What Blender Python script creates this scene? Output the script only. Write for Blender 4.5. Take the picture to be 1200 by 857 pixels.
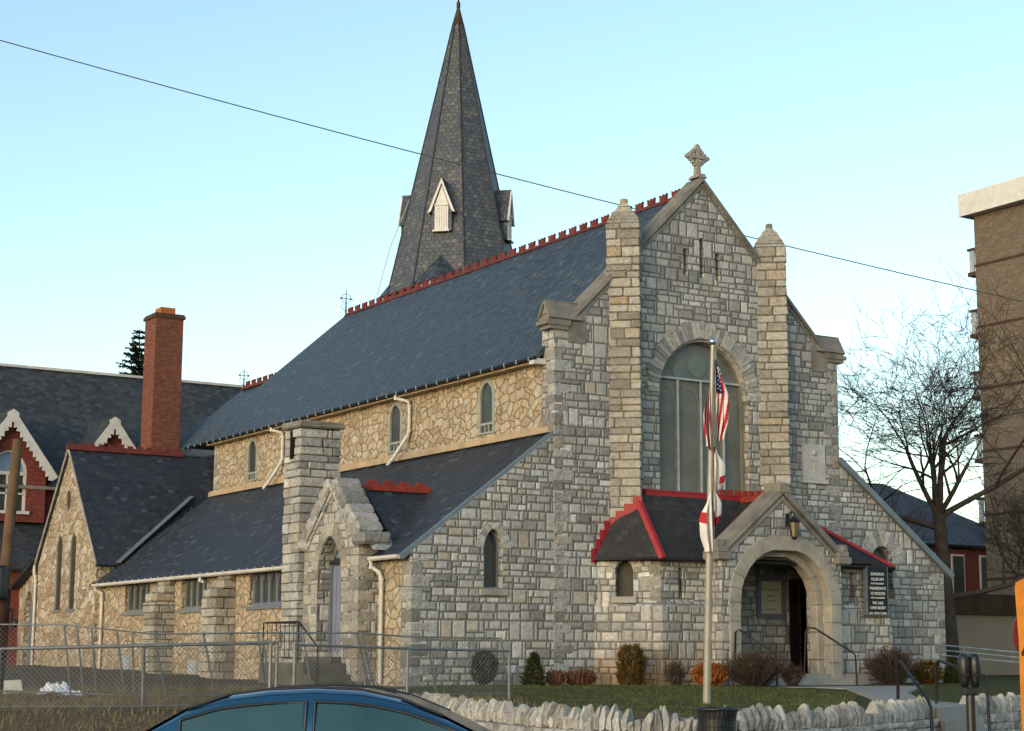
import bpy, bmesh, math, random
from math import sin, cos, pi, radians as R, sqrt, hypot
from mathutils import Vector, Matrix
from mathutils.geometry import tessellate_polygon
random.seed(7)
S = bpy.context.scene
for o in list(bpy.data.objects): bpy.data.objects.remove(o)
C = S.collection

# ---------------------------------------------------------------- camera
YAW, PITCH, ROLL = 0.564520807, 0.159780732, 0.004008791
CAMPOS = Vector((-25.1314786, -38.2446568, 0.793737733))
F_ = Vector((sin(YAW)*cos(PITCH), cos(YAW)*cos(PITCH), sin(PITCH)))
R0 = Vector((cos(YAW), -sin(YAW), 0)); U0 = R0.cross(F_)
RR = cos(ROLL)*R0+sin(ROLL)*U0; UU = -sin(ROLL)*R0+cos(ROLL)*U0
cam = bpy.data.cameras.new('camera'); camo = bpy.data.objects.new('camera', cam); C.objects.link(camo)
camo.matrix_world = Matrix(((RR.x, UU.x, -F_.x, CAMPOS.x), (RR.y, UU.y, -F_.y, CAMPOS.y), (RR.z, UU.z, -F_.z, CAMPOS.z), (0, 0, 0, 1)))
cam.sensor_width = 36; cam.lens = 2052.57883/1200*36
cam.shift_x = (600-615.45)/1200; cam.shift_y = (437.48-428.5)/1200
cam.clip_start = .5; cam.clip_end = 5000
S.camera = camo

# ---------------------------------------------------------------- sky, sun, exposure
SUN_EL, SUN_AZ = R(10), R(-114)          # azimuth measured from +Y towards +X
w = bpy.data.worlds.new('World'); S.world = w; w.use_nodes = True
wt = w.node_tree; wt.nodes.clear()
sky = wt.nodes.new('ShaderNodeTexSky'); sky.sky_type = 'NISHITA'; sky.sun_disc = False
sky.sun_elevation = SUN_EL; sky.sun_rotation = SUN_AZ
sky.air_density = 1.0; sky.dust_density = 1.2; sky.ozone_density = 1.6; sky.altitude = 100
hs = wt.nodes.new('ShaderNodeMix'); hs.data_type = 'RGBA'; hs.blend_type = 'MULTIPLY'
hs.inputs[0].default_value = 1; hs.inputs[7].default_value = (1.12, 1.10, 1.0, 1)
bg = wt.nodes.new('ShaderNodeBackground'); bg.inputs[1].default_value = .15
wo = wt.nodes.new('ShaderNodeOutputWorld')
wt.links.new(sky.outputs[0], hs.inputs[6]); wt.links.new(hs.outputs[2], bg.inputs[0]); wt.links.new(bg.outputs[0], wo.inputs[0])
sl = bpy.data.lights.new('sun', 'SUN'); sl.energy = 0.54; sl.angle = R(50); sl.color = (1, .925, .85)
so = bpy.data.objects.new('sun', sl); C.objects.link(so)
sd = Vector((sin(SUN_AZ)*cos(SUN_EL), cos(SUN_AZ)*cos(SUN_EL), sin(SUN_EL)))
so.rotation_euler = sd.to_track_quat('Z', 'Y').to_euler(); so.location = (-60, 0, 40)
vs = S.view_settings; vs.view_transform = 'Standard'; vs.look = 'None'; vs.exposure = 1.18; vs.gamma = 1; vs.use_curve_mapping = False
S.display_settings.display_device = 'sRGB'
S.cycles.max_bounces = 6; S.cycles.use_denoising = True

# ---------------------------------------------------------------- material helpers
class NT:
    def __init__(s, name):
        s.m = bpy.data.materials.new(name); s.m.use_nodes = True; s.t = s.m.node_tree
        s.b = s.t.nodes['Principled BSDF']
    def n(s, ty, **k):
        x = s.t.nodes.new(ty)
        for a, v in k.items(): setattr(x, a, v)
        return x
    def put(s, sock, v):
        if isinstance(v, bpy.types.NodeSocket): s.t.links.new(v, sock)
        elif v is not None: sock.default_value = v
    def mt(s, op, a, b=None, c=None, clamp=False):
        x = s.n('ShaderNodeMath', operation=op); x.use_clamp = clamp
        s.put(x.inputs[0], a)
        if b is not None: s.put(x.inputs[1], b)
        if c is not None: s.put(x.inputs[2], c)
        return x.outputs[0]
    def vm(s, op, a, b=None, out=0):
        x = s.n('ShaderNodeVectorMath', operation=op); s.put(x.inputs[0], a)
        if b is not None: s.put(x.inputs[1], b)
        return x.outputs['Value'] if op in ('DOT_PRODUCT', 'LENGTH') else x.outputs[0]
    def mix(s, f, a, b, mode='MIX'):
        x = s.n('ShaderNodeMix', data_type='RGBA', blend_type=mode)
        s.put(x.inputs[0], f)
        for i, v in ((6, a), (7, b)):
            s.put(x.inputs[i], v if isinstance(v, bpy.types.NodeSocket) else (*v, 1))
        return x.outputs[2]
    def sst(s, v, lo, hi):
        x = s.n('ShaderNodeMapRange', interpolation_type='SMOOTHSTEP')
        s.put(x.inputs[0], v); x.inputs[1].default_value = lo; x.inputs[2].default_value = hi
        return x.outputs[0]
    def noise(s, scale, detail=3, vec=None, rough=.55, out='Fac', dims='3D'):
        x = s.n('ShaderNodeTexNoise', noise_dimensions=dims); x.inputs['Scale'].default_value = scale
        x.inputs['Detail'].default_value = detail; x.inputs['Roughness'].default_value = rough
        s.put(x.inputs['Vector'], vec if vec is not None else s.P())
        return x.outputs[out]
    def P(s):
        if not hasattr(s, '_g'): s._g = s.n('ShaderNodeNewGeometry')
        return s._g.outputs['Position']
    def ramp(s, f, stops, interp='LINEAR'):
        x = s.n('ShaderNodeValToRGB'); x.color_ramp.interpolation = interp
        e = x.color_ramp.elements
        while len(e) < len(stops): e.new(.5)
        for i, (p, c) in enumerate(stops): e[i].position = p; e[i].color = (*c, 1)
        s.put(x.inputs[0], f); return x.outputs[0]
    def uv(s):
        """metres along the face (horizontally) and up the face, from its own normal"""
        P = s.P(); N = s._g.outputs['True Normal']
        cr = s.n('ShaderNodeVectorMath', operation='CROSS_PRODUCT'); s.put(cr.inputs[0], N); cr.inputs[1].default_value = (0.0003, 0.0002, 1)
        t = s.vm('NORMALIZE', cr.outputs[0])
        c2 = s.n('ShaderNodeVectorMath', operation='CROSS_PRODUCT'); s.put(c2.inputs[0], t); s.put(c2.inputs[1], N)
        return s.vm('DOT_PRODUCT', P, t), s.vm('DOT_PRODUCT', P, c2.outputs[0])
    def comb(s, x, y, z=0.0):
        c = s.n('ShaderNodeCombineXYZ'); s.put(c.inputs[0], x); s.put(c.inputs[1], y); s.put(c.inputs[2], z); return c.outputs[0]
    def white(s, v, dims='2D', out='Value'):
        x = s.n('ShaderNodeTexWhiteNoise', noise_dimensions=dims)
        s.put(x.inputs['W' if dims == '1D' else 'Vector'], v); return x.outputs[out]
    def vor1(s, W, feature, rnd=.75):
        x = s.n('ShaderNodeTexVoronoi', voronoi_dimensions='1D', feature=feature); x.inputs['Scale'].default_value = 1
        x.inputs['Randomness'].default_value = rnd; s.put(x.inputs['W'], W); return x
    def bump(s, h, strength=.5, dist=.02):
        x = s.n('ShaderNodeBump'); x.inputs['Strength'].default_value = strength; x.inputs['Distance'].default_value = dist
        s.put(x.inputs['Height'], h); s.t.links.new(x.outputs[0], s.b.inputs['Normal']); return x
    def fin(s, col, rough=.85, spec=.3, metal=0):
        s.put(s.b.inputs['Base Color'], col if isinstance(col, bpy.types.NodeSocket) else (*col, 1))
        s.put(s.b.inputs['Roughness'], rough); s.b.inputs['Specular IOR Level'].default_value = spec
        s.b.inputs['Metallic'].default_value = metal
        return s.m

GREY = [(0, (.20, .203, .203)), (.22, (.30, .303, .300)), (.55, (.395, .398, .390)), (.8, (.465, .468, .458)), (.93, (.37, .335, .285)), (1, (.60, .61, .60))]
WARM = [(0, (.24, .20, .15)), (.3, (.33, .28, .21)), (.6, (.39, .33, .245)), (.85, (.43, .37, .28)), (1, (.34, .24, .155))]
def ashlar(name, pal, band=.40, stain=1.0):
    s = NT(name); u, v = s.uv()
    # uneven course heights
    v2 = s.mt('ADD', v, s.mt('MULTIPLY', s.mt('SINE', s.mt('MULTIPLY', v, 2.3)), .10))
    vb = s.mt('DIVIDE', v2, band); row = s.mt('FLOOR', vb); fv = s.mt('FRACT', vb)
    wob = s.mt('MULTIPLY', s.mt('SUBTRACT', s.noise(2.2, 2), .5), .05)
    fv = s.mt('ADD', fv, s.mt('MULTIPLY', wob, .6))
    uw = s.mt('ADD', u, s.mt('MULTIPLY', wob, .7))
    W1 = s.mt('ADD', s.mt('DIVIDE', uw, .74), s.mt('MULTIPLY', row, 17.37))
    pe = s.vor1(W1, 'DISTANCE_TO_EDGE'); pc = s.vor1(W1, 'F1')
    prn = s.white(s.comb(pc.outputs['W'], row), '2D')
    split = s.mt('GREATER_THAN', prn, .13)
    sp = s.mt('ADD', .36, s.mt('MULTIPLY', s.white(s.mt('ADD', s.mt('MULTIPLY', row, 3.1), s.mt('MULTIPLY', pc.outputs['W'], 7.7)), '1D'), .28))
    upper = s.mt('MULTIPLY', s.mt('GREATER_THAN', fv, sp), split)
    sub = s.mt('ADD', upper, s.mt('MULTIPLY', split, 1.0))
    W2 = s.mt('ADD', s.mt('DIVIDE', uw, .39), s.mt('ADD', s.mt('MULTIPLY', row, 31.7), s.mt('MULTIPLY', sub, 9.43)))
    se = s.vor1(W2, 'DISTANCE_TO_EDGE', .85); sc = s.vor1(W2, 'F1', .85)
    dU = s.mt('MULTIPLY', pe.outputs['Distance'], .74)
    dS = s.mt('MULTIPLY', se.outputs['Distance'], .39)
    dV = s.mt('MULTIPLY', s.mt('MINIMUM', fv, s.mt('SUBTRACT', 1, fv)), band)
    dSp = s.mt('ADD', s.mt('MULTIPLY', s.mt('ABSOLUTE', s.mt('SUBTRACT', fv, sp)), band), s.mt('MULTIPLY', s.mt('SUBTRACT', 1, split), 5))
    d = s.mt('MINIMUM', s.mt('MINIMUM', dU, dS), s.mt('MINIMUM', dV, dSp))
    d = s.mt('ADD', d, s.mt('MULTIPLY', s.mt('SUBTRACT', s.noise(14, 3), .5), .022))
    cell = s.white(s.comb(s.mt('ADD', sc.outputs['W'], s.mt('MULTIPLY', pc.outputs['W'], 1.7)), s.mt('ADD', row, s.mt('MULTIPLY', sub, .37))), '2D')
    stone_finish(s, cell, d, pal, stain); return s.m
def stone_finish(s, cell, d, pal, stain=1.0, joint=(.006, .019), mort=(.105, .102, .092)):
    col = s.ramp(cell, pal)
    n1 = s.noise(9, 5, rough=.7); n2 = s.noise(.55, 4, rough=.6); n3 = s.noise(2.6, 4)
    col = s.mix(1, col, s.ramp(n1, [(.25, (.62, .61, .60)), (.75, (1.3, 1.29, 1.27))]), 'MULTIPLY')
    col = s.mix(s.mt('MULTIPLY', s.sst(n2, .50, .72), .5*stain), col, (.13, .125, .115))
    col = s.mix(s.mt('MULTIPLY', s.sst(n3, .60, .80), .35*stain), col, (.36, .25, .14))
    u_, v_ = s.uv(); stk = s.noise(1.0, 4, s.comb(s.mt('MULTIPLY', u_, 2.6), s.mt('MULTIPLY', v_, .32)), .6)
    col = s.mix(s.mt('MULTIPLY', s.sst(stk, .52, .74), .42*stain), col, (.15, .145, .13))
    m = s.sst(d, *joint)
    col = s.mix(m, s.mix(n3, mort, (.17, .16, .135)), col)
    dome = s.sst(d, 0.0, .055)
    h = s.mt('ADD', s.mt('MULTIPLY', dome, 1.0), s.mt('ADD', s.mt('MULTIPLY', n1, .55), s.mt('MULTIPLY', s.noise(3.5, 2), .9)))
    h = s.mt('MULTIPLY', h, s.mt('ADD', .25, s.mt('MULTIPLY', m, .75)))
    s.bump(h, .62, .05); s.fin(col, .92, .15)
def rubble(name, pal, size=.40, stain=.6):
    s = NT(name); u, v = s.uv()
    nv = s.noise(1.8, 2, out='Color'); du = s.mt('MULTIPLY', s.mt('SUBTRACT', s.noise(1.6, 3), .5), .75)
    p = s.comb(s.mt('DIVIDE', s.mt('ADD', u, du), size*1.15), s.mt('DIVIDE', s.mt('ADD', v, s.mt('MULTIPLY', du, -.6)), size*.85))
    a = s.n('ShaderNodeTexVoronoi', voronoi_dimensions='2D', feature='F1'); b = s.n('ShaderNodeTexVoronoi', voronoi_dimensions='2D', feature='DISTANCE_TO_EDGE')
    for x in (a, b): x.inputs['Scale'].default_value = 1; x.inputs['Randomness'].default_value = .95; s.put(x.inputs['Vector'], p)
    sep = s.n('ShaderNodeSeparateColor'); s.put(sep.inputs[0], a.outputs['Color'])
    d = s.mt('MULTIPLY', b.outputs['Distance'], size)
    stone_finish(s, sep.outputs[0], d, pal, stain, (.004, .020), (.15, .108, .066)); return s.m
def stone_island(name, pal, stain=.6):
    """single dressed stones that are real pieces of the mesh: one tint per stone"""
    s = NT(name); s.P(); r = s._g.outputs['Random Per Island']
    col = s.ramp(r, pal); n1 = s.noise(9, 5, rough=.7); n2 = s.noise(.7, 4); n3 = s.noise(3, 3)
    col = s.mix(1, col, s.ramp(n1, [(.25, (.64, .63, .62)), (.75, (1.28, 1.27, 1.25))]), 'MULTIPLY')
    col = s.mix(s.mt('MULTIPLY', s.sst(n2, .5, .72), .45*stain), col, (.12, .115, .105))
    s.bump(s.mt('ADD', n1, s.mt('MULTIPLY', n3, 1.4)), 1.0, .06); return s.fin(col, .92, .15)
def plain(name, col, rough=.7, spec=.3, metal=0, var=.25, scale=5, bump=.15):
    s = NT(name); n = s.noise(scale, 4)
    c = s.mix(1, col, s.ramp(n, [(.25, (1-var,)*3), (.75, (1+var,)*3)]), 'MULTIPLY')
    if bump: s.bump(s.noise(scale*5, 3), bump, .01)
    return s.fin(c, rough, spec, metal)
def courses(name, pal, h, wd, joint, rough=.55, spec=.4, lap=True, mort=(.02, .02, .022), stain=None, bumpd=.02):
    s = NT(name); u, v = s.uv()
    v = s.mt('ADD', v, s.mt('MULTIPLY', s.mt('SUBTRACT', s.noise(.9, 2), .5), h*.35))
    vb = s.mt('DIVIDE', v, h); row = s.mt('FLOOR', vb); fv = s.mt('FRACT', vb)
    off = s.mt('ADD', s.mt('MULTIPLY', s.mt('MODULO', row, 2), .5), s.mt('MULTIPLY', s.white(row, '1D'), .22 if lap else .04))
    ub = s.mt('ADD', s.mt('DIVIDE', u, wd), off); colm = s.mt('FLOOR', ub); fu = s.mt('FRACT', ub)
    r = s.white(s.comb(colm, row), '2D')
    du = s.mt('MULTIPLY', s.mt('MINIMUM', fu, s.mt('SUBTRACT', 1, fu)), wd)
    dv = s.mt('MULTIPLY', fv if lap else s.mt('MINIMUM', fv, s.mt('SUBTRACT', 1, fv)), h)
    d = s.mt('MINIMUM', du, dv); m = s.sst(d, joint*.4, joint)
    col = s.ramp(r, pal); n = s.noise(6, 4); n2 = s.noise(.35, 4, rough=.65)
    col = s.mix(1, col, s.ramp(n, [(.25, (.75,)*3), (.75, (1.25,)*3)]), 'MULTIPLY')
    if stain: col = s.mix(s.mt('MULTIPLY', s.sst(n2, .48, .75), .6), col, stain)
    col = s.mix(m, mort, col)
    hh = s.mt('ADD', s.mt('MULTIPLY', m, .6), s.mt('ADD', s.mt('MULTIPLY', r, .35), s.mt('MULTIPLY', n, .3)))
    if lap: hh = s.mt('ADD', hh, s.mt('MULTIPLY', s.mt('SUBTRACT', 1, fv), .9))
    s.bump(hh, .7, bumpd); rr = s.mt('ADD', rough, s.mt('MULTIPLY', s.mt('SUBTRACT', r, .5), .15))
    return s.fin(col, rr, spec)

M = {}
M['ashlar'] = ashlar('grey_ashlar_stone', GREY)
def rusty():
    m = ashlar('rust_stained_ashlar', GREY); t = m.node_tree; b = t.nodes['Principled BSDF']; old = b.inputs['Base Color'].links[0].from_socket
    g = t.nodes.new('ShaderNodeNewGeometry'); sp = t.nodes.new('ShaderNodeSeparateXYZ'); t.links.new(g.outputs['Position'], sp.inputs[0])
    n = t.nodes.new('ShaderNodeTexNoise'); n.inputs['Scale'].default_value = 1.6; n.inputs['Detail'].default_value = 4; t.links.new(g.outputs['Position'], n.inputs['Vector'])
    a = t.nodes.new('ShaderNodeMath'); a.operation = 'MULTIPLY_ADD'; t.links.new(n.outputs['Fac'], a.inputs[0]); a.inputs[1].default_value = -2.0; t.links.new(sp.outputs['Z'], a.inputs[2])
    r = t.nodes.new('ShaderNodeMapRange'); t.links.new(a.outputs[0], r.inputs[0]); r.inputs[1].default_value = .25; r.inputs[2].default_value = -.75; r.inputs[3].default_value = 0; r.inputs[4].default_value = .75
    x = t.nodes.new('ShaderNodeMix'); x.data_type = 'RGBA'; x.blend_type = 'MULTIPLY'; t.links.new(r.outputs[0], x.inputs[0]); t.links.new(old, x.inputs[6]); x.inputs[7].default_value = (1.05, .68, .36, 1)
    t.links.new(x.outputs[2], b.inputs['Base Color']); return m
M['rusty'] = rusty()
M['rubble'] = rubble('tan_rubble_stone', [(0, (.30, .235, .16)), (.35, (.385, .325, .24)), (.65, (.435, .38, .295)), (.88, (.385, .29, .185)), (1, (.49, .44, .36))], .29)
M['pale_rubble'] = rubble('pale_rubble_stone', [(0, (.27, .215, .15)), (.4, (.39, .32, .235)), (.7, (.43, .365, .28)), (1, (.50, .46, .40))], .32)
M['block'] = stone_island('dressed_grey_stone', GREY)
M['quoin'] = stone_island('corner_stone', [(p, tuple(c*.86 for c in k)) for p, k in GREY], 1.0)
M['warm_block'] = stone_island('dressed_warm_stone', [(0, (.23, .22, .19)), (.5, (.34, .325, .29)), (.85, (.42, .405, .365)), (1, (.36, .295, .215))], .9)
M['white_rock'] = stone_island('pale_limestone', [(0, (.24, .235, .215)), (.5, (.36, .352, .33)), (1, (.47, .46, .44))], .9)
M['mortar'] = plain('mortar', (.13, .12, .105), .95, .1, scale=8)
M['trim'] = plain('brown_sandstone_trim', (.190, .178, .158), .9, .15, var=.35, scale=2.2, bump=.4)
M['pale_trim'] = plain('pale_limestone_trim', (.285, .268, .235), .88, .15, var=.28, scale=2.5, bump=.35)
M['plaque_stone'] = plain('carved_pale_stone', (.43, .42, .40), .88, .15, var=.15, scale=3, bump=.2)
M['sill'] = plain('tan_string_course', (.36, .28, .19), .88, .15, var=.25, scale=3, bump=.3)
SL = [(0, (.020, .030, .042)), (.4, (.034, .050, .068)), (.75, (.046, .066, .088)), (.93, (.048, .060, .068)), (1, (.075, .098, .118))]
M['slate'] = courses('blue_grey_slate', SL, .21, .28, .022, .55, .45, bumpd=.045)
M['dark_slate'] = courses('dark_slate', [(0, (.017, .020, .028)), (.5, (.024, .029, .039)), (.9, (.031, .037, .048)), (1, (.060, .074, .092))], .18, .27, .02, .6, .4, stain=(.036, .043, .055), bumpd=.035)
M['spire_slate'] = courses('weathered_spire_slate', [(0, (.054, .062, .073)), (.5, (.072, .083, .096)), (.85, (.090, .098, .106)), (1, (.138, .13, .118))], .18, .25, .015, .6, .4, stain=(.082, .078, .070), bumpd=.03)
M['porch_slate'] = courses('charcoal_porch_slate', [(0, (.018, .018, .019)), (.6, (.026, .026, .027)), (1, (.036, .036, .037))], .17, .24, .011, .65, .3, bumpd=.018)
M['house_slate'] = courses('patched_house_slate', [(0, (.022, .027, .031)), (.5, (.035, .041, .046)), (1, (.055, .063, .068))], .2, .28, .012, .6, .4, stain=(.05, .06, .062), bumpd=.02)
M['brick'] = courses('red_brick', [(0, (.11, .034, .022)), (.5, (.16, .048, .029)), (1, (.21, .068, .04))], .078, .22, .011, .85, .2, lap=False, mort=(.15, .10, .075), bumpd=.008)
M['red_brick'] = courses('dark_red_brick', [(0, (.13, .030, .024)), (.5, (.17, .038, .030)), (1, (.21, .05, .038))], .078, .22, .009, .85, .2, lap=False, mort=(.14, .06, .05), bumpd=.006)
M['apt_brick'] = courses('brown_block_brick', [(0, (.105, .085, .066)), (.5, (.132, .107, .083)), (1, (.16, .13, .10))], .10, .30, .014, .9, .15, lap=False, mort=(.14, .112, .085), bumpd=.006)
M['terracotta'] = plain('red_terracotta', (.125, .027, .022), .75, .25, var=.35, scale=3)
M['brick_cap'] = plain('sooty_brick_cap', (.085, .045, .033), .9, .15, var=.3)
M['pot'] = plain('clay_pot', (.36, .12, .045), .8, .2, var=.2)
M['red_paint'] = plain('bright_red_painted_metal', (.27, .012, .018), .5, .4, var=.2, scale=4)
M['old_red'] = plain('orange_red_terracotta', (.21, .030, .018), .7, .3, var=.3, scale=5)
M['white_paint'] = plain('weathered_white_paint', (.55, .55, .53), .55, .35, var=.14, scale=3, bump=.1)
M['gutter'] = plain('cream_gutter_paint', (.50, .49, .46), .5, .4, var=.2, scale=2, bump=.08)
M['grey_metal'] = plain('blue_grey_flashing', (.15, .19, .225), .45, .5, .3, var=.2, scale=3)
M['pale_metal'] = plain('pale_lead_flashing', (.34, .38, .41), .5, .4, .2, var=.25, scale=4)
M['blue_paint'] = plain('slate_blue_paint', (.12, .145, .185), .55, .35, var=.12, scale=4, bump=.08)
M['sage_paint'] = plain('grey_green_paint', (.145, .165, .165), .55, .35, var=.15, scale=4, bump=.08)
M['pale_sage'] = plain('pale_grey_green_paint', (.25, .27, .25), .55, .35, var=.12, scale=4, bump=.08)
M['lilac_door'] = plain('lavender_grey_door_paint', (.17, .185, .26), .5, .35, var=.1, scale=4, bump=.08)
M['iron'] = plain('black_wrought_iron', (.012, .012, .014), .5, .4, .3, var=.2)
M['black_plastic'] = plain('black_powder_coat', (.010, .011, .014), .4, .5, 0, var=.15)
M['concrete'] = plain('worn_concrete', (.27, .26, .24), .9, .15, var=.22, scale=1.5, bump=.3)
M['mossy'] = plain('mossy_dark_concrete', (.105, .10, .085), .95, .1, var=.35, scale=2.2, bump=.4)
M['pave'] = plain('sidewalk_concrete', (.30, .29, .27), .92, .15, var=.18, scale=.8, bump=.25)
M['asphalt'] = plain('asphalt', (.05, .05, .052), .9, .2, var=.3, scale=1.2, bump=.4)
M['galv'] = plain('galvanised_steel', (.17, .185, .195), .5, .5, .55, var=.25, scale=6)
M['bark'] = plain('dark_bark', (.060, .048, .040), .95, .1, var=.35, scale=4, bump=.6)
M['pole_wood'] = plain('weathered_pole_wood', (.13, .082, .05), .9, .15, var=.35, scale=3, bump=.4)
M['pole_dark'] = plain('creosoted_wood', (.05, .024, .017), .9, .15, var=.4, scale=3, bump=.4)
M['shaft'] = plain('brushed_pole_metal', (.36, .34, .30), .4, .5, .4, var=.15, scale=3, bump=.05)
M['white_cloth'] = plain('white_cloth', (.62, .60, .57), .8, .1, var=.12, scale=4)
M['red_cloth'] = plain('red_cloth', (.38, .025, .03), .8, .1, var=.12, scale=4)
M['plastic_sheet'] = plain('white_plastic_sheet', (.74, .77, .80), .4, .4, var=.15, scale=3)
M['beige'] = plain('beige_rendered_wall', (.27, .245, .195), .9, .15, var=.12, scale=.6)
M['dark_wood'] = plain('dark_brown_fascia', (.055, .036, .028), .85, .2, var=.3, scale=2)
M['orange'] = plain('weathered_orange_paint', (.47, .165, .012), .7, .3, var=.22, scale=9)
M['black_mark'] = plain('black_marking', (.03, .018, .012), .7, .2)
M['stop_red'] = plain('dull_red_paint', (.17, .015, .015), .5, .4)
M['dead'] = plain('russet_twigs', (.135, .068, .045), .9, .1, var=.4, scale=9)
M['dry_orange'] = plain('orange_dry_grass', (.25, .085, .022), .9, .1, var=.35, scale=9)
M['brown_conifer'] = plain('bronze_conifer_foliage', (.085, .052, .012), .9, .1, var=.5, scale=12)
M['green_conifer'] = plain('dark_conifer_foliage', (.036, .040, .014), .9, .1, var=.5, scale=12)
M['spruce'] = plain('spruce_needles', (.022, .032, .024), .9, .1, var=.4, scale=6)
M['cable_grey'] = plain('weathered_cable', (.05, .06, .07), .6, .3, bump=0)
M['car_glass'] = plain('tinted_car_glass', (.010, .050, .064), .08, .5, var=.3, scale=2, bump=0)
M['tyre'] = plain('tyre_rubber', (.02, .02, .02), .85, .2)
M['chrome'] = plain('bright_metal_trim', (.45, .5, .55), .2, .6, .9, var=.05, bump=0)
M['paper'] = plain('pale_notice_paper', (.42, .40, .34), .8, .2, var=.15, scale=6)
M['amber'] = plain('amber_lantern_glass', (.17, .14, .08), .3, .5, var=.2)
M['letters'] = plain('white_sign_letters', (.70, .72, .72), .6, .3, var=.05, bump=0)
M['notice_ink'] = plain('faded_ink', (.12, .11, .09), .8, .2, bump=0)
M['sign_black'] = plain('black_sign_panel', (.008, .010, .014), .55, .3, var=.1, bump=0)
M['dirt'] = plain('brown_soil', (.10, .075, .05), .95, .1, var=.35, scale=3, bump=.5)
def glassm(name, col, rough, var=.35):
    s = NT(name); n = s.noise(1.3, 4); n2 = s.noise(7, 3)
    c = s.mix(1, col, s.ramp(n, [(.3, (1-var,)*3), (.7, (1+var,)*3)]), 'MULTIPLY')
    s.bump(n2, .06, .01); return s.fin(c, rough, .5)
M['plexi'] = glassm('clouded_protective_glazing', (.112, .118, .106), .45, .25)
M['tracery'] = plain('clouded_olive_tracery', (.15, .15, .128), .5, .3, var=.2, scale=2, bump=.1)
M['roundel'] = glassm('greenish_roundel_glass', (.095, .125, .118), .4)
M['dark_glass'] = glassm('dark_leaded_glass', (.035, .038, .035), .3)
M['mesh_glass'] = glassm('dusty_olive_glass', (.032, .027, .018), .7)
M['blue_glass'] = glassm('sky_blue_panel', (.16, .24, .36), .25, .15)
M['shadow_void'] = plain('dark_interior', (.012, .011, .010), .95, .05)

def car_paint():
    s = NT('metallic_blue_car_paint')
    s.b.inputs['Coat Weight'].default_value = .6; s.b.inputs['Coat Roughness'].default_value = .05
    return s.fin((.010, .068, .145), .2, .5, .35)
M['car_paint'] = car_paint()

def ground_mat():
    s = NT('winter_grass_ground'); n = s.noise(.45, 5, rough=.65); n2 = s.noise(14, 4, rough=.7); n3 = s.noise(1.7, 4)
    c = s.ramp(n2, [(.3, (.040, .043, .016)), (.55, (.075, .080, .030)), (.8, (.13, .12, .055))])
    br = s.ramp(n2, [(.3, (.075, .056, .036)), (.55, (.135, .104, .068)), (.8, (.23, .185, .125))])
    at = s.n('ShaderNodeAttribute', attribute_name='bare')
    c = s.mix(s.sst(s.mt('ADD', at.outputs['Fac'], s.mt('MULTIPLY', s.mt('SUBTRACT', n3, .5), .9)), .35, .65), c, br)
    s.bump(s.mt('ADD', n2, n3), .9, .06); return s.fin(c, .95, .1)
M['grass'] = ground_mat()

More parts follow.
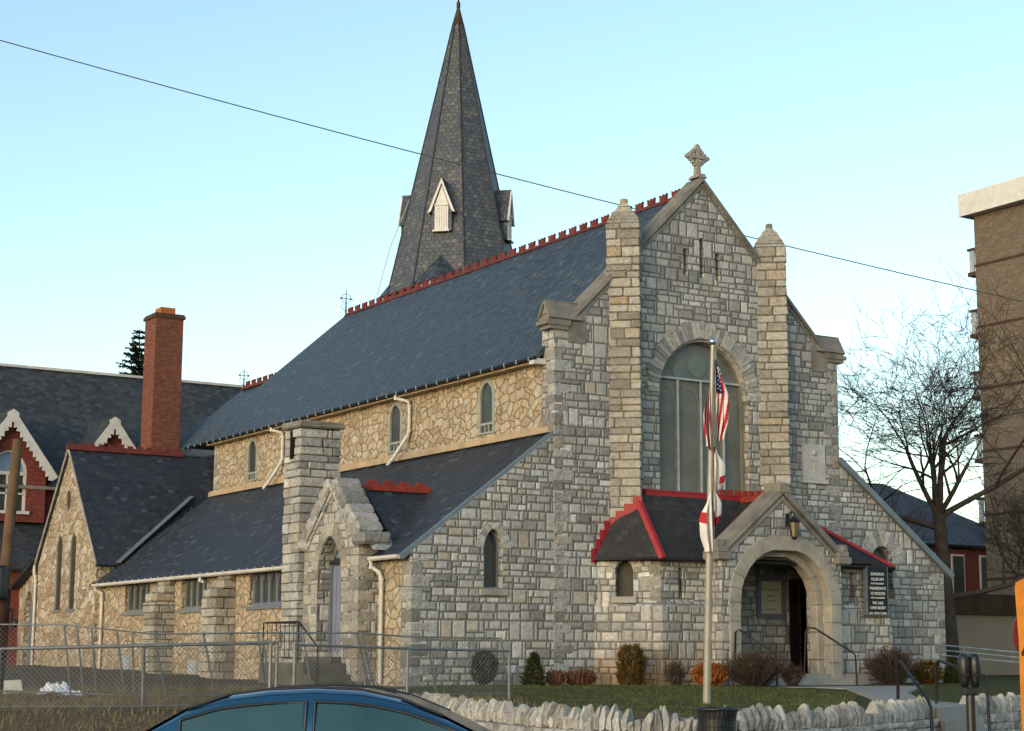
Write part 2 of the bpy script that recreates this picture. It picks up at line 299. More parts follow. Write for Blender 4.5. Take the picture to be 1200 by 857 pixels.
# ---------------------------------------------------------------- mesh helpers
ORG = {}
def origin(o): return ORG.get(o.name, Vector((0, 0, 0)))
class MB:
    def __init__(s): s.v = []; s.f = []; s.sm = []
    def add(s, vs, fs, smooth=False):
        k = len(s.v); s.v += [tuple(v) for v in vs]; s.f += [tuple(i+k for i in f) for f in fs]; s.sm += [smooth]*len(fs)
        return s
    def hexa(s, p):            # 8 points: bottom 4 ccw, top 4 ccw
        return s.add(p, [(3, 2, 1, 0), (4, 5, 6, 7), (0, 1, 5, 4), (1, 2, 6, 5), (2, 3, 7, 6), (3, 0, 4, 7)])
    def box(s, x0, x1, y0, y1, z0, z1):
        return s.hexa([(x0, y0, z0), (x1, y0, z0), (x1, y1, z0), (x0, y1, z0), (x0, y0, z1), (x1, y0, z1), (x1, y1, z1), (x0, y1, z1)])
    def cbox(s, c, half, ax=None, ch=.02, jit=0):
        """chamfered block; ax = 3 orthonormal axes"""
        ax = ax or (Vector((1, 0, 0)), Vector((0, 1, 0)), Vector((0, 0, 1))); c = Vector(c)
        ch = min(ch, .45*min(half)); pts = []
        for sx in (-1, 1):
            for sy in (-1, 1):
                for sz in (-1, 1):
                    j = [random.uniform(-jit, jit) for _ in range(3)]
                    for k in range(3):
                        h = [(half[i]-(0 if i == k else ch))*(sx, sy, sz)[i]+j[i] for i in range(3)]
                        pts.append(c+ax[0]*h[0]+ax[1]*h[1]+ax[2]*h[2])
        I = lambda x, y, z, k: ((x*2+y)*2+z)*3+k
        fs = []
        for k in range(3):
            for q in (0, 1):
                a, b = [i for i in range(3) if i != k]
                def idx(p, r):
                    t = [0, 0, 0]; t[k] = q; t[a] = p; t[b] = r; return I(*t, k)
                f = [idx(0, 0), idx(1, 0), idx(1, 1), idx(0, 1)]
                fs.append(f)
        for k in range(3):                       # edges run along axis k
            a, b = [i for i in range(3) if i != k]
            for p in (0, 1):
                for r in (0, 1):
                    def idx(q, f):
                        t = [0, 0, 0]; t[k] = q; t[a] = p; t[b] = r; return I(*t, f)
                    fs.append([idx(0, a), idx(0, b), idx(1, b), idx(1, a)])
        for x in (0, 1):
            for y in (0, 1):
                for z in (0, 1): fs.append([I(x, y, z, 0), I(x, y, z, 1), I(x, y, z, 2)])
        return s.add(pts, fs)
    def tube(s, pts, r, n=6, caps=True, smooth=True):
        pts = [Vector(p) for p in pts]; rs = r if isinstance(r, (list, tuple)) else [r]*len(pts)
        vs = []; up = None
        for i, p in enumerate(pts):
            t = (pts[min(i+1, len(pts)-1)]-pts[max(i-1, 0)]).normalized()
            if up is None:
                up = Vector((0, 0, 1)) if abs(t.z) < .9 else Vector((1, 0, 0))
            a = t.cross(up).normalized(); b = a.cross(t); up = b
            vs += [p+(a*cos(2*pi*k/n)+b*sin(2*pi*k/n))*rs[i] for k in range(n)]
        fs = [(i*n+k, i*n+(k+1) % n, (i+1)*n+(k+1) % n, (i+1)*n+k) for i in range(len(pts)-1) for k in range(n)]
        s.add(vs, fs, smooth)
        if caps: s.add(vs[:n], [tuple(range(n))]); s.add(vs[-n:], [tuple(reversed(range(n)))])
        return s
    def lathe(s, c, prof, n=16, smooth=True):
        c = Vector(c); vs = [c+Vector((r*cos(2*pi*k/n), r*sin(2*pi*k/n), z)) for r, z in prof for k in range(n)]
        fs = [(i*n+k, i*n+(k+1) % n, (i+1)*n+(k+1) % n, (i+1)*n+k) for i in range(len(prof)-1) for k in range(n)]
        return s.add(vs, fs, smooth)
    def slab(s, poly, nrm, th):
        """flat polygon thickened against its normal"""
        n = Vector(nrm).normalized(); a = [Vector(p) for p in poly]; b = [p-n*th for p in a]; k = len(a)
        return s.add(a+b, [tuple(range(k)), tuple(reversed(range(k, 2*k)))]+[(i, i+k, (i+1) % k+k, (i+1) % k) for i in range(k)])
    def panel(s, org, ud, outer, holes, th):
        """upright wall: outer/holes in (u, z); org at u=0,z=0; body extends th behind the front; normal = ud x z"""
        org = Vector(org); ud = Vector(ud).normalized(); n = ud.cross(Vector((0, 0, 1)))
        loops = [outer]+holes
        P3 = [[Vector((p[0], p[1], 0)) for p in l] for l in loops]
        tri = tessellate_polygon(P3); flat = [p for l in loops for p in l]; k = len(flat)
        vs = [org+ud*u+Vector((0, 0, z)) for u, z in flat]; vs += [p-n*th for p in vs]
        fs = []
        for t in tri:
            a, b, c_ = [flat[i] for i in t]
            if (b[0]-a[0])*(c_[1]-a[1])-(b[1]-a[1])*(c_[0]-a[0]) < 0: t = t[::-1]
            fs.append(tuple(t)); fs.append(tuple(i+k for i in reversed(t)))
        st = 0
        for l in loops:
            m = len(l)
            for i in range(m):
                a, b = st+i, st+(i+1) % m; fs.append((a, a+k, b+k, b))
            st += m
        return s.add(vs, fs)
    def rock(s, c, half, rz=0, jit=.18, rng=random):
        ca, sa = cos(rz), sin(rz); vs = []; idx = {}; fs = []
        for x in (-1, 0, 1):
            for y in (-1, 0, 1):
                for z in (-1, 0, 1):
                    if x == y == z == 0: continue
                    l = sqrt(x*x+y*y+z*z); q = [t*(.62+.38/l*1.0)*(1+rng.uniform(-jit, jit)) if l > 1 else t*(1+rng.uniform(-jit, jit)) for t in (x, y, z)]
                    q = [a*b for a, b in zip(q, half)]
                    idx[x, y, z] = len(vs); vs.append((c[0]+q[0]*ca-q[1]*sa, c[1]+q[0]*sa+q[1]*ca, c[2]+q[2]))
        for k in range(3):
            a, b = [i for i in range(3) if i != k]
            for q in (-1, 1):
                for i in (-1, 0):
                    for j in (-1, 0):
                        f = []
                        for di, dj in ((0, 0), (1, 0), (1, 1), (0, 1)):
                            t = [0, 0, 0]; t[k] = q; t[a] = i+di; t[b] = j+dj; f.append(idx[tuple(t)])
                        fs.append(f)
        return s.add(vs, fs)
    def build(s, name, mat, parent=None, fix=True):
        me = bpy.data.meshes.new(name); off = origin(parent) if parent else Vector((0, 0, 0))
        me.from_pydata([tuple(Vector(v)-off) for v in s.v], [], s.f); me.polygons.foreach_set('use_smooth', s.sm)
        if fix:
            bm = bmesh.new(); bm.from_mesh(me); bmesh.ops.recalc_face_normals(bm, faces=bm.faces); bm.to_mesh(me); bm.free()
        me.materials.append(M[mat] if isinstance(mat, str) else mat); me.update()
        o = bpy.data.objects.new(name, me); C.objects.link(o)
        if parent: o.parent = parent
        ORG[o.name] = off
        return o
def tag(o, label, cat=None, group=None, kind=None):
    if label: o['label'] = label
    if cat: o['category'] = cat
    if group: o['group'] = group
    if kind: o['kind'] = kind
    return o
def thing(name, label, cat, loc=(0, 0, 0), group=None):
    o = bpy.data.objects.new(name, None); C.objects.link(o); o.location = loc; o.empty_display_size = .3
    ORG[o.name] = Vector(loc); return tag(o, label, cat, group)
def solo(mb, name, mat, label, cat, loc, group=None):
    """one-mesh thing with its origin at its base"""
    me = bpy.data.meshes.new(name); L = Vector(loc)
    o = mb.build(name, mat)
    o.data.transform(Matrix.Translation(-L)); o.location = L; ORG[o.name] = L
    return tag(o, label, cat, group)
def struct(mb, name, mat, fix=True):
    o = mb.build(name, mat, None, fix); o['kind'] = 'structure'; return o
def copy_tree(o, loc, parent=None):
    c = o.copy(); C.objects.link(c); ORG[c.name] = Vector(loc) if parent is None else ORG.get(parent.name, Vector())
    if parent is None: c.location = loc
    else: c.parent = parent
    for ch in list(o.children): copy_tree(ch, loc, c)
    return c

# arches in (u, z): pointed or round, from right spring over the apex to left spring
def arch(cu, zs, hw, rise, n=9):
    r = (hw*hw+rise*rise)/(2*hw); pts = []
    amax = math.asin(min(1, rise/r))
    for i in range(n+1):
        a = amax*i/n; pts.append((cu+hw-r+r*cos(a), zs+r*sin(a), cos(a), sin(a)))
    return pts+[(2*cu-p[0], p[1], -p[2], p[3]) for p in reversed(pts[:-1])]
def arch_hole(cu, zb, zs, hw, rise, n=9):
    a = [(p[0], p[1]) for p in arch(cu, zs, hw, rise, n)]
    return [(cu-hw, zb), (cu+hw, zb)]+a if abs(zb-zs) > 1e-6 else a
def arch_strip(mb, org, ud, cu, zb, zs, hw, rise, w_in, w_out, d0, d1, n=9, legs=True):
    """solid band following an arch: from hw+w_in to hw+w_out, between depths d0 (front) and d1 along -normal"""
    org = Vector(org); ud = Vector(ud).normalized(); nn = ud.cross(Vector((0, 0, 1)))
    P = arch(cu, zs, hw, rise, n)
    if legs: P = [(cu+hw, zb, 1, 0)]+P+[(cu-hw, zb, -1, 0)]
    vs = []
    for u, z, a, b in P:
        for wd, d in ((w_in, d0), (w_out, d0), (w_out, d1), (w_in, d1)):
            vs.append(org+ud*(u+a*wd)+Vector((0, 0, z+b*wd))-nn*d)
    k = len(P); fs = []
    for i in range(k-1):
        for q in range(4): fs.append((i*4+q, i*4+(q+1) % 4, (i+1)*4+(q+1) % 4, (i+1)*4+q))
    fs += [(0, 1, 2, 3), ((k-1)*4+3, (k-1)*4+2, (k-1)*4+1, (k-1)*4)]
    mb.add(vs, fs)
def voussoirs(mb, org, ud, cu, zs, hw, rise, n, depth, proud, back, jit=.04, gap=.02):
    org = Vector(org); ud = Vector(ud).normalized(); nn = ud.cross(Vector((0, 0, 1)))
    P = arch(cu, zs, hw, rise, 40); k = len(P)-1
    for i in range(n):
        t0 = (i+gap)/n*k; t1 = (i+1-gap)/n*k; ro = depth*(1+random.uniform(-jit*4, jit*4)); pr = proud+random.uniform(-.008, .012)
        def at(t, wd, d):
            a = int(min(t, k-1e-6)); f = t-a; p, q = P[a], P[a+1]
            u = [p[j]*(1-f)+q[j]*f for j in range(4)]
            return org+ud*(u[0]+u[2]*wd)+Vector((0, 0, u[1]+u[3]*wd))-nn*d
        e = .012; de = (t1-t0)*.04
        pts = [at(t0, 0, back), at(t0, ro, back), at(t1, ro, back), at(t1, 0, back),
               at(t0, 0, -pr+e), at(t0, ro, -pr+e), at(t1, ro, -pr+e), at(t1, 0, -pr+e),
               at(t0+de, e*1.2, -pr), at(t0+de, ro-e*1.2, -pr), at(t1-de, ro-e*1.2, -pr), at(t1-de, e*1.2, -pr)]
        mb.add(pts, [(0, 1, 2, 3), (0, 4, 5, 1), (1, 5, 6, 2), (2, 6, 7, 3), (3, 7, 4, 0), (4, 8, 9, 5), (5, 9, 10, 6), (6, 10, 11, 7), (7, 11, 8, 4), (8, 11, 10, 9)])
def stack(mb, c, ax, hx, hy, z0, z1, hmin=.17, hmax=.30, jit=.020, gap=.012, taper=None):
    """courses of separate dressed blocks round a pier: c=(x,y) centre, ax = unit (x,y) of first axis"""
    a = Vector((ax[0], ax[1], 0)).normalized(); b = Vector((-a.y, a.x, 0)); z = z0; odd = 0
    while z < z1-.05:
        h = random.uniform(hmin, hmax); h = min(h, z1-z)
        if z1-z-h < .1: h = z1-z
        f = taper(z) if taper else 1
        X, Y = hx*f, hy*f; n = max(1, round(2*X/.38)); ny = max(1, round(2*Y/.38))
        long_x = (odd % 2 == 0); odd += 1
        cuts = [-X]+sorted(random.uniform(-.62, .62)*X for _ in range(n-1))+[X]
        cy = [-Y]+sorted(random.uniform(-.5, .5)*Y for _ in range(ny-1))+[Y]
        for i in range(len(cuts)-1):
            for j in range(len(cy)-1):
                if cuts[i+1]-cuts[i] < .06 or cy[j+1]-cy[j] < .06: continue
                j_ = lambda: random.uniform(-jit, jit)
                x0 = cuts[i]+(gap if i else j_()); x1 = cuts[i+1]-(gap if i < len(cuts)-2 else -j_())
                y0 = cy[j]+(gap if j else j_()); y1 = cy[j+1]-(gap if j < len(cy)-2 else -j_())
                ce = Vector((c[0], c[1], 0))+a*(x0+x1)/2+b*(y0+y1)/2+Vector((0, 0, z+h/2))
                mb.cbox(ce, ((x1-x0)/2, (y1-y0)/2, h/2-gap), (a, b, Vector((0, 0, 1))), .022, .006)
        z += h
def core(mb, c, ax, hx, hy, z0, z1):
    a = Vector((ax[0], ax[1], 0)).normalized(); b = Vector((-a.y, a.x, 0))
    p = [Vector((c[0], c[1], 0))+a*sx*hx+b*sy*hy for sx, sy in ((-1, -1), (1, -1), (1, 1), (-1, 1))]
    mb.hexa([q+Vector((0, 0, z0)) for q in p]+[q+Vector((0, 0, z1)) for q in p])
def quoins(mb, corner, d1, d2, z0, z1, proud=.012):
    """corner stones alternating long and short on the two faces"""
    d1 = Vector(d1); d2 = Vector(d2); z = z0; k = 0; o1 = -d2*proud; o2 = -d1*proud
    while z < z1-.1:
        h = min(random.uniform(.22, .36), z1-z); l1, l2 = (.55, .30) if k % 2 else (.30, .52); k += 1
        l1 *= random.uniform(.8, 1.15); l2 *= random.uniform(.8, 1.15)
        c0 = Vector((corner[0], corner[1], 0))+o1+o2
        ce = c0+d1*l1/2+d2*l2/2+Vector((0, 0, z+h/2))
        mb.cbox(ce, (l1/2, l2/2, h/2-.012), (d1, d2, Vector((0, 0, 1))), .02, .004); z += h
def cresting(mb, p0, p1, n, h=.30, base=.10, th=.14):
    """ridge tiles: a half-round base with a crenellated comb"""
    p0, p1 = Vector(p0), Vector(p1); L = (p1-p0).length; d = (p1-p0)/L; up = Vector((0, 0, 1)); sd_ = d.cross(up).normalized()
    mb.hexa([p0-sd_*th*1.3-up*.10, p1-sd_*th*1.3-up*.10, p1+sd_*th*1.3-up*.10, p0+sd_*th*1.3-up*.10,
             p0-sd_*th*.4+up*base, p1-sd_*th*.4+up*base, p1+sd_*th*.4+up*base, p0+sd_*th*.4+up*base])
    step = L/n
    for i in range(n):
        a = p0+d*(step*(i+.22)); wd = step*.52
        q = [(0, 0), (wd, 0), (wd*1.08, h*.95), (wd*.86, h*.78), (wd*.72, h*.62), (wd*.60, h*.80), (wd*.5, h*.95), (wd*.40, h*.80), (wd*.28, h*.62), (wd*.14, h*.78), (-wd*.08, h*.95)]
        mb.slab([a+d*u+up*(z+base*.6)+sd_*.035 for u, z in q], sd_, .07)
def downspout(parent, pts, r=.055, brk=True):
    m = MB(); m.tube(pts, r, 8)
    if brk:
        for p in pts[1:-1]: m.lathe((p[0], p[1], p[2]-.05), [(r*1.35, 0), (r*1.35, .07)], 8)
    return m.build('downspout', 'gutter', parent)

X3, Y3, Z3 = Vector((1, 0, 0)), Vector((0, 1, 0)), Vector((0, 0, 1))
G0 = -.35                                            # bottom of all masonry
#================================================================= GROUND
def lerp(a, b, t): return a+(b-a)*t
def smooth(t): t = max(0, min(1, t)); return t*t*(3-2*t)
WALL = [(-9.7, -9.6), (-10.4, -11.9), (-11.55, -15.6), (-12.1, -18.2), (-12.12, -19.4), (-11.75, -20.1), (-10.7, -20.45), (-9.4, -20.25), (-7.9, -19.7), (-6.3, -18.85), (-4.85, -18.02)]
WALL2 = [(-3.0, -17.05), (-.9, -16.3), (3, -14.9), (12, -11.7)]
EDGE = [(-60, 6), (-34, -3.2), (-24, -7.6), (-17.5, -11.2), (-13.6, -12.7), (-11.2, -13.2), (-10.9, -13.4)]+WALL[2:]+[(-4.2, -17.7)]+WALL2+[(60, 5)]
def sdist(x, y):
    """signed distance to the lawn's front edge: positive in front (street side)"""
    best = 1e9; sg = 1; bi = 0
    for i in range(len(EDGE)-1):
        (ax, ay), (bx, by) = EDGE[i], EDGE[i+1]; dx, dy = bx-ax, by-ay
        t = max(0, min(1, ((x-ax)*dx+(y-ay)*dy)/(dx*dx+dy*dy))); px, py = ax+t*dx, ay+t*dy
        d = hypot(x-px, y-py)
        if d < best:
            best = d; sg = 1 if dx*(y-ay)-dy*(x-ax) < 0 else -1; bi = i
    return best*sg, bi
STREET = -.86
def ground_z(x, y):
    d, i = sdist(x, y)
    top = .10*smooth((y+11)/9)
    if x < -3: top += .30*smooth((y-4)/22)*smooth((-x-3)/2)+.04*sin(x*1.7)*sin(y*1.3)
    if i < 5: wdt = 3.4
    elif i == 5: wdt = .6
    else: wdt = .10
    dd = d-(0 if i < 6 else .12)
    if i >= 6: return top-.05 if dd < -.13 else (STREET-.06)
    return lerp(top-.06*(i < 5), STREET-.06, smooth((dd+.3)/wdt))
def axis(a, b, fine0, fine1, fs, cs):
    out = []; t = a
    while t < b: out.append(t); t += fs if fine0 <= t < fine1 else cs
    out.append(b); return out
gx = axis(-70, 60, -22.5, 8, .25, 2.5); gy = axis(-23, 70, -23, -2, .22, 2.5)
g = MB(); nx = len(gx)
g.add([(x, y, ground_z(x, y)) for y in gy for x in gx], [(j*nx+i, j*nx+i+1, (j+1)*nx+i+1, (j+1)*nx+i) for j in range(len(gy)-1) for i in range(nx-1)], True)
lawn = struct(g, 'ground', 'grass', False)
at = lawn.data.attributes.new('bare', 'FLOAT', 'POINT')
vals = []
for v in lawn.data.vertices:
    x, y = v.co.x, v.co.y; b = smooth((-8.0-x)/2.5)*1.05 if y < -2 else smooth((-3.9-x)/.5)*.8
    if -.2 < x < 15 and -5 < y < 1 or (-4.5 < x < 1 and -1.2 < y < .5): b = max(b, .75 if y > -1.6 or 3 < x < 10 and y > -2.8 else 0)
    vals.append(b)
at.data.foreach_set('value', vals)
far = MB(); far.add([(-1500, -1500, -1.3), (1500, -1500, -1.3), (1500, 1500, -1.3), (-1500, 1500, -1.3)], [(0, 1, 2, 3)])
struct(far, 'distant_ground', 'asphalt', False)
rd = MB(); rd.add([(-120, -120, STREET), (120, -120, STREET), (120, -5, STREET), (-20, -19, STREET), (-120, 30, STREET)], [(0, 1, 2, 3, 4)])
struct(rd, 'road', 'asphalt', False)
# pavement strip that follows the wall, with a kerb step
pv = MB(); pts = [(-26, -9.6), (-17.5, -13.9), (-14.2, -15.6), (-13.9, -20.2), (-12.4, -22.2), (-10.4, -22.6), (-7.2, -21.7), (-4.2, -20), (0, -18.4), (12, -14)]
inn = [(-25.5, -6.5), (-17.0, -10.6), (-11.4, -13.2), (-11.7, -19.2), (-11.2, -19.9), (-10.2, -20.0), (-7.8, -19.2), (-4.4, -17.3), (-.8, -15.9), (12, -11.4)]
for i in range(len(pts)-1):
    a, b, c_, d_ = pts[i], pts[i+1], inn[i+1], inn[i]
    pv.hexa([(*a, -1.0), (*b, -1.0), (*c_, -1.0), (*d_, -1.0), (*a, -.74), (*b, -.74), (*c_, -.74), (*d_, -.74)])
struct(pv, 'pavement', 'pave')
# path from the gap in the wall to the porch, with two steps at the street
pa = MB()
pth = [((-4.85, -18.3), (-2.95, -17.3)), ((-3.9, -16.2), (-2.2, -15.3)), ((1.2, -10.2), (3.0, -9.6)), ((4.6, -5.9), (7.6, -5.4)), ((4.6, -4.6), (8.3, -4.3))]
for i in range(len(pth)-1):
    (a, b), (c_, d_) = pth[i], pth[i+1]; za, zb = ground_z(*c_)*0+.035, .035
    if i == 0: za = .02; zb = .035
    pa.hexa([(*a, -.2), (*b, -.2), (*d_, -.2), (*c_, -.2), (*a, za), (*b, za), (*d_, zb), (*c_, zb)])
dr = Vector((-.53, -.85, 0)); sdv = Vector((.85, -.53, 0))*-1
for k in range(3):
    a = Vector((-4.85, -18.3, 0))+dr*.36*k; b = Vector((-2.95, -17.3, 0))+dr*.36*k; a2, b2 = a+dr*.36, b+dr*.36; z = .02-.19*(k+1)
    pa.hexa([(a.x, a.y, -1), (a2.x, a2.y, -1), (b2.x, b2.y, -1), (b.x, b.y, -1), (a.x, a.y, z), (a2.x, a2.y, z), (b2.x, b2.y, z), (b.x, b.y, z)])
struct(pa, 'path', 'concrete')

#================================================================= CHURCH
ch = thing('church', 'grey stone church with slate roofs, gabled front, stone cross and arched porch', 'church', (0, 0, 0))
W, L = 10.0, 23.2
HR, HE = 13.95, 8.65
#--- nave front: wall with the great window and three slits
GW = dict(cu=5.02, zb=5.22, zs=7.95, hw=1.57, rise=1.62)
gwh = arch_hole(GW['cu'], GW['zb'], GW['zs'], GW['hw'], GW['rise'], 12)
def rect(u0, u1, z0, z1): return [(u0, z0), (u1, z0), (u1, z1), (u0, z1)]
slits = [rect(4.33, 4.49, 11.36, 12.12), rect(4.91, 5.07, 11.34, 12.5), rect(5.47, 5.63, 11.34, 12.12)]
porch_in = rect(5.2, 8.9, .3, 3.4)
outer = [(0, G0), (10, G0), (10, 9.42), (9.35, 9.75), (5.0, 14.15), (.65, 9.75), (0, 9.42)]
m = MB(); m.panel((0, 0, 0), (1, 0, 0), outer, [gwh]+slits+[porch_in], .6); m.build('front_wall', 'ashlar', ch)
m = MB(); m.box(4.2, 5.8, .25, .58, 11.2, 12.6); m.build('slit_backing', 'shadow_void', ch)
#--- great window
gw = MB(); arch_strip(gw, (0, .2, 0), X3, GW['cu'], GW['zb'], GW['zs'], GW['hw'], GW['rise'], -.09, .0, 0, .12, 12)
gwo = gw.build('great_window', 'tracery', ch)
gwo['label'] = 'tall arched front window behind clouded protective glazing'
m = MB(); m.panel((0, .28, 0), X3, gwh, [], .03); m.build('pane', 'plexi', gwo)
m = MB()
for u0, u1 in ((3.47, 4.24), (4.26, 5.05), (5.07, 5.85), (5.87, 6.57)):
    c0 = (u0+u1)/2; hw = (u1-u0)/2-.075
    arch_strip(m, (0, .262, 0), X3, c0, 5.25, 7.75, hw, hw*1.35, 0, .075, 0, .016, 6)
m.build('tracery', 'tracery', gwo)
m = MB()
for (u, z, r) in ((4.98, 8.85, .34), (4.32, 8.68, .22), (5.68, 8.72, .22)):
    m.add([(u+r*cos(t*pi/12), .258, z+r*sin(t*pi/12)) for t in range(24)]+[(u+r*cos(t*pi/12), .276, z+r*sin(t*pi/12)) for t in range(24)], [tuple(range(24))]+[(k, (k+1) % 24, 24+(k+1) % 24, 24+k) for k in range(24)])
m.build('roundel', 'roundel', gwo)
m = MB()
for u in (4.25, 5.06, 5.86): m.box(u-.025, u+.025, .19, .245, 5.24, 8.42)
m.box(3.52, 6.52, .185, .240, 8.40, 8.46); m.box(3.46, 6.58, .16, .27, 5.22, 5.27)
m.build('glazing_bar', 'pale_metal', gwo)
m = MB(); voussoirs(m, (0, 0, 0), X3, GW['cu'], GW['zs'], GW['hw']+.02, GW['rise']+.02, 42, .46, .04, .25, .05, .035)
voussoirs(m, (0, .02, 0), X3, GW['cu'], GW['zs'], GW['hw']-.05, GW['rise']-.05, 26, .18, -.02, .2, .0)
m.build('window_arch', 'block', ch)
#--- copings on the rake
def coping(mb, p0, p1, up, wide0, wide1, th):
    """bar along p0-p1 whose section reaches from y wide0 to wide1"""
    p0, p1 = Vector(p0), Vector(p1); d = (p1-p0).normalized(); n = d.cross(Y3); n = n if n.z > 0 else -n
    a = [p0+n*up, p1+n*up]; b = [p0+n*(up+th), p1+n*(up+th)]
    f = lambda p, y: (p.x, y, p.z)
    mb.hexa([f(a[0], wide0), f(a[1], wide0), f(a[1], wide1), f(a[0], wide1), f(b[0], wide0+.03), f(b[1], wide0+.03), f(b[1], wide1), f(b[0], wide1)])
m = MB()
for sx in (-1, 1):
    q = lambda x: 5+sx*(x-5)
    coping(m, (q(.45), 0, 9.60), (q(5.02), 0, 14.20), -.02, -.08, .60, .11)
    coping(m, (q(.50), 0, 9.62), (q(5.02), 0, 14.17), -.13, -.03, .0, .10)
m.build('rake_coping', 'trim', ch)
for sx in (-1, 1):
    q = lambda x: 5+sx*(x-5); m = MB()
    # corbelled kneeler: block, moulded shelf and a small gabled cap turned to the side
    x0, x1 = sorted((q(-.16), q(.95)))
    m.box(*sorted((q(-.20), q(.42))), -.07, .40, 9.36, 9.47)
    m.box(*sorted((q(-.30), q(.46))), -.10, .46, 9.47, 9.58)
    m.box(*sorted((q(-.22), q(.5))), -.07, .42, 9.58, 9.68)
    pts = [(q(-.16), -.06, 9.68), (q(-.16), .42, 9.68), (q(-.16), .18, 10.12), (q(.85), -.06, 9.68), (q(.85), .42, 9.68), (q(.85), .18, 10.12)]
    m.add(pts, [(0, 1, 2), (3, 5, 4), (0, 3, 4, 1), (1, 4, 5, 2), (2, 5, 3, 0)])
    m.slab([(q(-.24), -.12, 9.66), (q(.85), -.12, 9.66), (q(.85), .18, 10.19), (q(-.24), .18, 10.19)], (0, -.85, .54), .05)
    m.slab([(q(-.24), .48, 9.66), (q(-.24), .18, 10.19), (q(.85), .18, 10.19), (q(.85), .48, 9.66)], (0, .85, .54), .05)
    m.slab([(q(-.165), .06, 9.78), (q(-.165), .28, 9.78), (q(-.165), .18, 9.98)], (-1 if sx < 0 else 1, 0, 0), .03)
    # smooth ashlar triangle below the coping
    m.slab([(q(.42), -.03, 9.05), (q(1.0), -.03, 9.05), (q(1.0), -.03, 10.05), (q(.55), -.03, 9.6), (q(.42), -.03, 9.5)], (0, -1, 0), .08)
    m.build('kneeler', 'trim', ch)
# corner stones of the nave front
for cx_, dx_ in ((0, 1), (10, -1)): m = MB(); quoins(m, (cx_, 0), (dx_, 0, 0), (0, 1, 0), .0, 9.0); m.build('corner_quoin', 'quoin', ch)
# pilasters set diagonally, with pyramid caps
th = R(40); d1 = Vector((cos(th), -sin(th), 0)); d2 = Vector((sin(th), cos(th), 0))
for Lx in (1.72, 6.93):
    c0 = Vector((Lx, .05, 0))+d1*.46+d2*.46; m = MB()
    stack(m, c0, d1, .46, .46, .1 if Lx < 5 else 3.46, 12.5)
    rg = [(.455, 12.5), (.37, 12.68), (.27, 12.86), (.17, 13.02), (.085, 13.14)]
    for k in range(4):
        r0, z0_ = rg[k]; r1, z1_ = rg[k+1]; ro = [random.uniform(-.018, .018) for _ in range(8)]
        P4 = lambda r, z, o: [c0+d1*sx*(r+ro[o+i])+d2*sy*(r+ro[o+i])+Vector((0, 0, z)) for i, (sx, sy) in enumerate(((-1, -1), (1, -1), (1, 1), (-1, 1)))]
        m.hexa(P4(r0, z0_+.006, 0)+P4(r1+.02, z1_-.006, 4))
    m.rock(c0+Vector((0, 0, 13.19)), (.085, .085, .10), 0, .08)
    p = m.build('buttress', 'warm_block', ch); k_ = MB(); core(k_, c0, d1, .42, .42, .0 if Lx < 5 else 3.45, 12.62); k_.build('mortar_core', 'mortar', p)
# carved plaque
m = MB(); m.box(8.56, 9.42, -.04, .05, 5.84, 6.88); m.box(8.50, 9.48, -.09, .05, 5.74, 5.83)
for t in range(20):
    a0, a1 = t*2*pi/20, (t+1)*2*pi/20; f = lambda a, r: (8.99+r*cos(a), 6.18+r*1.05*sin(a))
    (ax, az), (bx, bz), (cx_, cz), (dx, dz) = f(a0, .24), f(a1, .24), f(a1, .29), f(a0, .29)
    m.slab([(ax, -.052, az), (bx, -.052, bz), (cx_, -.052, cz), (dx, -.052, dz)], (0, -1, 0), .03)
m.box(8.86, 9.12, -.07, 0, 6.40, 6.46); m.box(8.965, 9.015, -.065, 0, 6.02, 6.36); m.box(8.88, 9.10, -.062, 0, 6.17, 6.22)
m.lathe((8.99, -.045, 6.62), [(.0, .08), (.06, .05), (.075, 0), (.05, -.06), (0, -.08)], 10)
m.build('plaque', 'plaque_stone', ch)
# celtic cross on the gable
m = MB(); zc = 15.42
m.slab([(4.72, -.13, 14.26), (5.28, -.13, 14.26), (5.16, -.13, 14.46), (4.84, -.13, 14.46)], (0, -1, 0), .6)
m.slab([(4.86, .08, 14.40), (5.14, .08, 14.40), (5.10, .08, 15.1), (4.90, .08, 15.1)], (0, -1, 0), .2)
m.slab([(4.91, .10, 14.9), (5.09, .10, 14.9), (5.09, .10, zc+.45), (4.91, .10, zc+.45)], (0, -1, 0), .17)
m.slab([(4.52, .092, zc-.09), (5.48, .092, zc-.09), (5.48, .092, zc+.09), (4.52, .092, zc+.09)], (0, -1, 0), .186)
ring = [(5+.34*cos(t*pi/12), .185, zc+.34*sin(t*pi/12)) for t in range(25)]; m.tube(ring, .065, 6, False)
for a in range(4):
    dx, dz = ((0, 1), (1, 0), (0, -1), (-1, 0))[a]
    if a != 2:
        m.rock((5+dx*.50, .185, zc+dz*.50), (.13, .10, .13), 0, .05); m.rock((5+dx*.62, .185, zc+dz*.62), (.07, .08, .07), 0, .05)
    for s1 in (-1, 1):
        q = (5+dx*.40+dz*s1*.15, .185, zc+dz*.40+dx*s1*.15); m.rock(q, (.085, .09, .085), 0, .05)
    ex, ez = ((.7, .7), (.7, -.7), (-.7, -.7), (-.7, .7))[a]
    m.rock((5+ex*.40, .185, zc+ez*.40), (.085, .08, .085), 0, .05)
m.v = [(5+(x-5)*.62, .155+(y-.155)*.75, 14.26+(z-14.26)*.56) for x, y, z in m.v]
m.build('stone_cross', 'pale_trim', ch)
